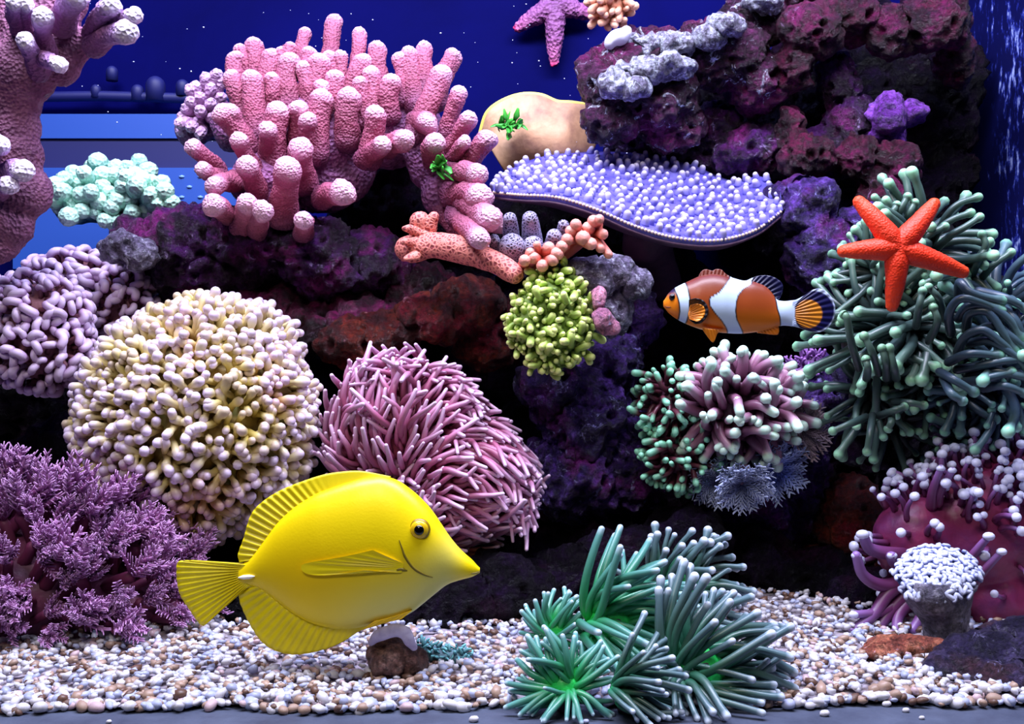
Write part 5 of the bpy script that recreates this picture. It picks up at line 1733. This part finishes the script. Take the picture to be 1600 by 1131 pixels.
# eye
ec = fish.surf(*zt([(1225, 345)])[0])
ev, ef = ICO[3]
er = S(17, TY)
eye = mk('eye', ev * np.array([er, er * .42, er]) + ec + np.array([0, .0006, 0]), [ef], mat_plain('tang_eye_ring', lin(150, 118, 0), .3), tang)
mk('iris', ev * np.array([er * .84, er * .42, er * .84]) + ec + np.array([0, -.0004, 0]), [ef], mat_plain('tang_iris', lin(232, 190, 20), .25), eye)
mk('pupil', ev * np.array([er * .5, er * .36, er * .5]) + ec + np.array([0, -.0014, 0]), [ef], mat_plain('tang_pupil', lin(6, 6, 6), .1), eye)


def skin_line(pts, r, mat, name, parent, fsh, lift=0.0):
    p = pl(pts, 30)
    path = np.array([fsh.surf(a, b, lift) for a, b in p])
    rr = np.interp(np.linspace(0, 1, 30), [0, .3, .7, 1], [r * .3, r, r, r * .3])
    V, F, t = tube(path, rr, 8, 2, 2)
    return mk(name, V, F, mat, parent)


M_tl = mat_plain('tang_gill_line', lin(120, 104, 0), .5)
skin_line(zt([(1132, 392), (1146, 432), (1160, 470), (1196, 520), (1240, 552), (1286, 573)]), S(2.2, TY), M_tl, 'gill_line', tang, fish)
skin_line(zt([(1108, 536), (1138, 528), (1168, 536)]), S(2.4, TY), M_tl, 'fin_socket', tang, fish)
skin_line(zt([(1506, 560), (1490, 566), (1466, 566)]), S(1.6, TY), M_tl, 'mouth', tang, fish)
skin_line(zt([(355, 586), (395, 582), (432, 577)]), S(3.6, TY), mat_plain('tang_white_spine', lin(250, 246, 236), .3), 'tail_spine', tang, fish, .0006)

# ------------------------------------------------------------------ clownfish
CY = .115
zc = lambda pts: [(1000 + a / 4.848, 380 + b / 4.848) for a, b in pts]
c_top = zc([(178, 455), (190, 415), (215, 378), (250, 346), (300, 318), (360, 290), (450, 248), (540, 232), (620, 240), (690, 262), (770, 282), (860, 290), (940, 318), (1000, 372), (1030, 430), (1090, 440), (1160, 432), (1185, 430)])
c_bot = zc([(178, 470), (190, 500), (215, 528), (250, 556), (300, 588), (360, 616), (450, 650), (540, 668), (620, 678), (690, 684), (770, 686), (860, 676), (940, 662), (1000, 648), (1040, 630), (1090, 622), (1160, 630), (1185, 634)])
x0, x1 = c_top[0][0], c_top[-1][0]
c_th = [(x0, 1), (x0 + 6, 10), (x0 + 20, 19), (x0 + 50, 29), (x0 + 90, 31), (x0 + 130, 25), (x0 + 170, 15), (x0 + 190, 10), (x1, 4)]
clown = root('clownfish', P(1170, 533, CY), 'orange clownfish with white bands and dark edged round tail', 'fish')
cf = Fish(CY, c_top, c_bot, c_th, 260, 90, .9)
B1L = zc([(262, 355), (275, 400), (288, 460), (294, 520), (290, 590)]); B1R = zc([(335, 305), (345, 360), (356, 430), (354, 500), (338, 610)])
B2L = zc([(690, 230), (680, 262), (630, 322), (580, 380), (505, 425), (510, 480), (545, 530), (600, 590), (640, 640), (668, 690)]); B2R = zc([(860, 230), (850, 275), (826, 312), (760, 350), (716, 400), (700, 450), (694, 520), (705, 580), (740, 640), (775, 690)])
B3L = zc([(1022, 425), (1030, 500), (1050, 560), (1066, 640)]); B3R = zc([(1240, 395), (1190, 440), (1168, 480), (1166, 560), (1180, 610), (1215, 650)])


def bx(B, py):
    b = np.array(B)
    return np.interp(py, b[:, 1], b[:, 0])


def clown_col(uv):
    x, yv = uv[:, 0], uv[:, 1]
    up = smooth(430, 500, yv)[:, None]
    brown = np.array(lin(104, 40, 26)[:3]); org = np.array(lin(240, 132, 18)[:3]); wht = np.array(lin(205, 226, 255)[:3]); blk = np.array(lin(12, 10, 22)[:3])
    midc = np.array(lin(176, 80, 28)[:3])
    c = brown * (1 - up) + midc * up
    lo = smooth(478, 515, yv)[:, None]
    c = c * (1 - lo) + org * lo
    fx = smooth(1062, 1050, x)[:, None]
    c = c * (1 - fx) + org * fx
    dk = (smooth(470, 455, yv) * smooth(1064, 1052, x))[:, None]
    c = c * (1 - dk) + np.array(lin(40, 22, 60)[:3]) * dk
    for L, R in ((B1L, B1R), (B2L, B2R), (B3L, B3R)):
        d = np.minimum(x - bx(L, yv), bx(R, yv) - x)
        e = smooth(-2.6, -1.4, d)[:, None]
        c = c * (1 - e) + blk * e
        e = smooth(-.5, .5, d)[:, None]
        c = c * (1 - e) + wht * e
    return c


def tail_col(uv):
    c0 = np.array(zc([(1272, 536)])[0])
    d = np.linalg.norm((uv - c0) / np.array([104 / 4.848, 106 / 4.848]), axis=1)
    org = np.array(lin(206, 128, 30)[:3]); nav = np.array(lin(16, 16, 70)[:3]); wht = np.array(lin(200, 216, 250)[:3])
    e = smooth(.96, 1.06, d)[:, None]
    c = org * (1 - e) + nav * e
    c2 = np.array(zc([(1310, 515)])[0])
    e2 = np.linalg.norm((uv - c2) / np.array([172 / 4.848, 165 / 4.848]), axis=1)
    e = (smooth(.90, .97, e2) * smooth(1250, 1280, uv[:, 0]))[:, None] * .75
    c = c * (1 - e) + wht * e
    w = smooth(.5, -.5, uv[:, 0] - bx(B3R, uv[:, 1]))[:, None]
    return c * (1 - w) + wht * w


M_cl = mat_col('clown_skin', .38, .4, (900, .1, .0003))
mk('body', cf.V, cf.F, M_cl, clown, colors=clown_col(cf.uv))
nav = np.array(lin(14, 14, 56)[:3])
edge = lambda top: (lambda uv: None)


def dors_col(uv):
    c = clown_col(uv)
    k = smooth(1172, 1180, uv[:, 0])[:, None]
    return c * (1 - k) + nav * k


fin(clown, 'dorsal_fin', zc([(440, 262), (540, 250), (620, 258), (690, 280)]), zc([(456, 225), (475, 204), (505, 197), (545, 208), (575, 196), (615, 200), (650, 232), (700, 262)]), CY, M_cl, .0012, 9, .0003, 10, clown_col)
fin(clown, 'soft_dorsal_fin', zc([(700, 285), (790, 300), (870, 310), (940, 345), (1000, 400), (1030, 445)]), zc([(700, 262), (790, 284), (850, 262), (900, 246), (970, 244), (1035, 268), (1078, 308), (1080, 360), (1062, 410), (1036, 442)]), CY, M_cl, .0012, 13, .0003, 12, dors_col)
fin(clown, 'tail_fin', zc([(1150, 445), (1145, 500), (1145, 560), (1150, 622)]), zc([(1200, 420), (1250, 392), (1310, 352), (1370, 346), (1430, 385), (1468, 450), (1478, 510), (1466, 575), (1425, 638), (1360, 674), (1290, 668), (1205, 640)]), CY, M_cl, .0018, 15, .0003, 44, tail_col)
fin(clown, 'anal_fin', zc([(880, 660), (960, 645), (1030, 620)]), zc([(890, 680), (960, 688), (1035, 694), (1052, 670), (1050, 635)]), CY, M_cl, .0012, 7, .0003, 8, clown_col)
M_cf = mat_plain('clown_orange_fin', lin(240, 138, 20), .45)
fin(clown, 'pelvic_fin', zc([(470, 640), (540, 650), (610, 660)]), zc([(490, 680), (545, 748), (565, 738), (590, 680), (640, 672)]), CY - .006, M_cf, .0012, 6, .0003)
pc = cf.surf(*zc([(370, 520)])[0])
M_pr = mat_plain('clown_fin_dark', lin(14, 10, 24), .5)
fin(clown, 'pectoral_fin_margin', zc([(372, 500), (366, 540), (374, 580)]), zc([(366, 430), (420, 418), (480, 440), (512, 500), (500, 560), (460, 604), (415, 614)]), pc[1] - .0010, M_pr, .0006, 9, .0002, 12, ybow=-.002)
fin(clown, 'pectoral_fin', zc([(372, 505), (366, 540), (374, 575)]), zc([(380, 468), (425, 460), (470, 474), (488, 510), (480, 552), (450, 585), (425, 592)]), pc[1] - .0022, M_cf, .0006, 9, .0002, 12, ybow=-.002)
ec = cf.surf(*zc([(238, 412)])[0])
er = S(5.6, CY)
eye = mk('eye', ev * np.array([er, er * .5, er]) + ec, [ef], mat_plain('clown_eye', lin(60, 34, 40), .2), clown)
mk('pupil', ev * np.array([er * .7, er * .45, er * .7]) + ec + np.array([0, -.0005, 0]), [ef], mat_plain('clown_pupil', lin(4, 4, 6), .08), eye)
skin_line(zc([(186, 478), (205, 486), (226, 486)]), S(1.0, CY), mat_plain('clown_mouth', lin(120, 50, 10), .5), 'mouth', clown, cf)

# ------------------------------------------------------------------ specks drifting in the water
rg = np.random.default_rng(5)
parts = []
for i in range(90):
    y = rg.uniform(.24, .38)
    px, py = rg.uniform(90, 980), rg.uniform(5, 250)
    s = S(rg.uniform(.6, 1.5), y)
    parts.append((ICO[1][0] * s * np.array([1, 1, rg.uniform(.6, 1)]) + P(px, py, y), [ICO[1][1]], np.zeros(len(ICO[1][0]))))
V, F, t = join(parts)
tag(mk('water_specks', V, F, mat_plain('white_speck', lin(220, 226, 255), .5)), 'tiny white specks drifting in the open blue water', 'specks', None, 'stuff')
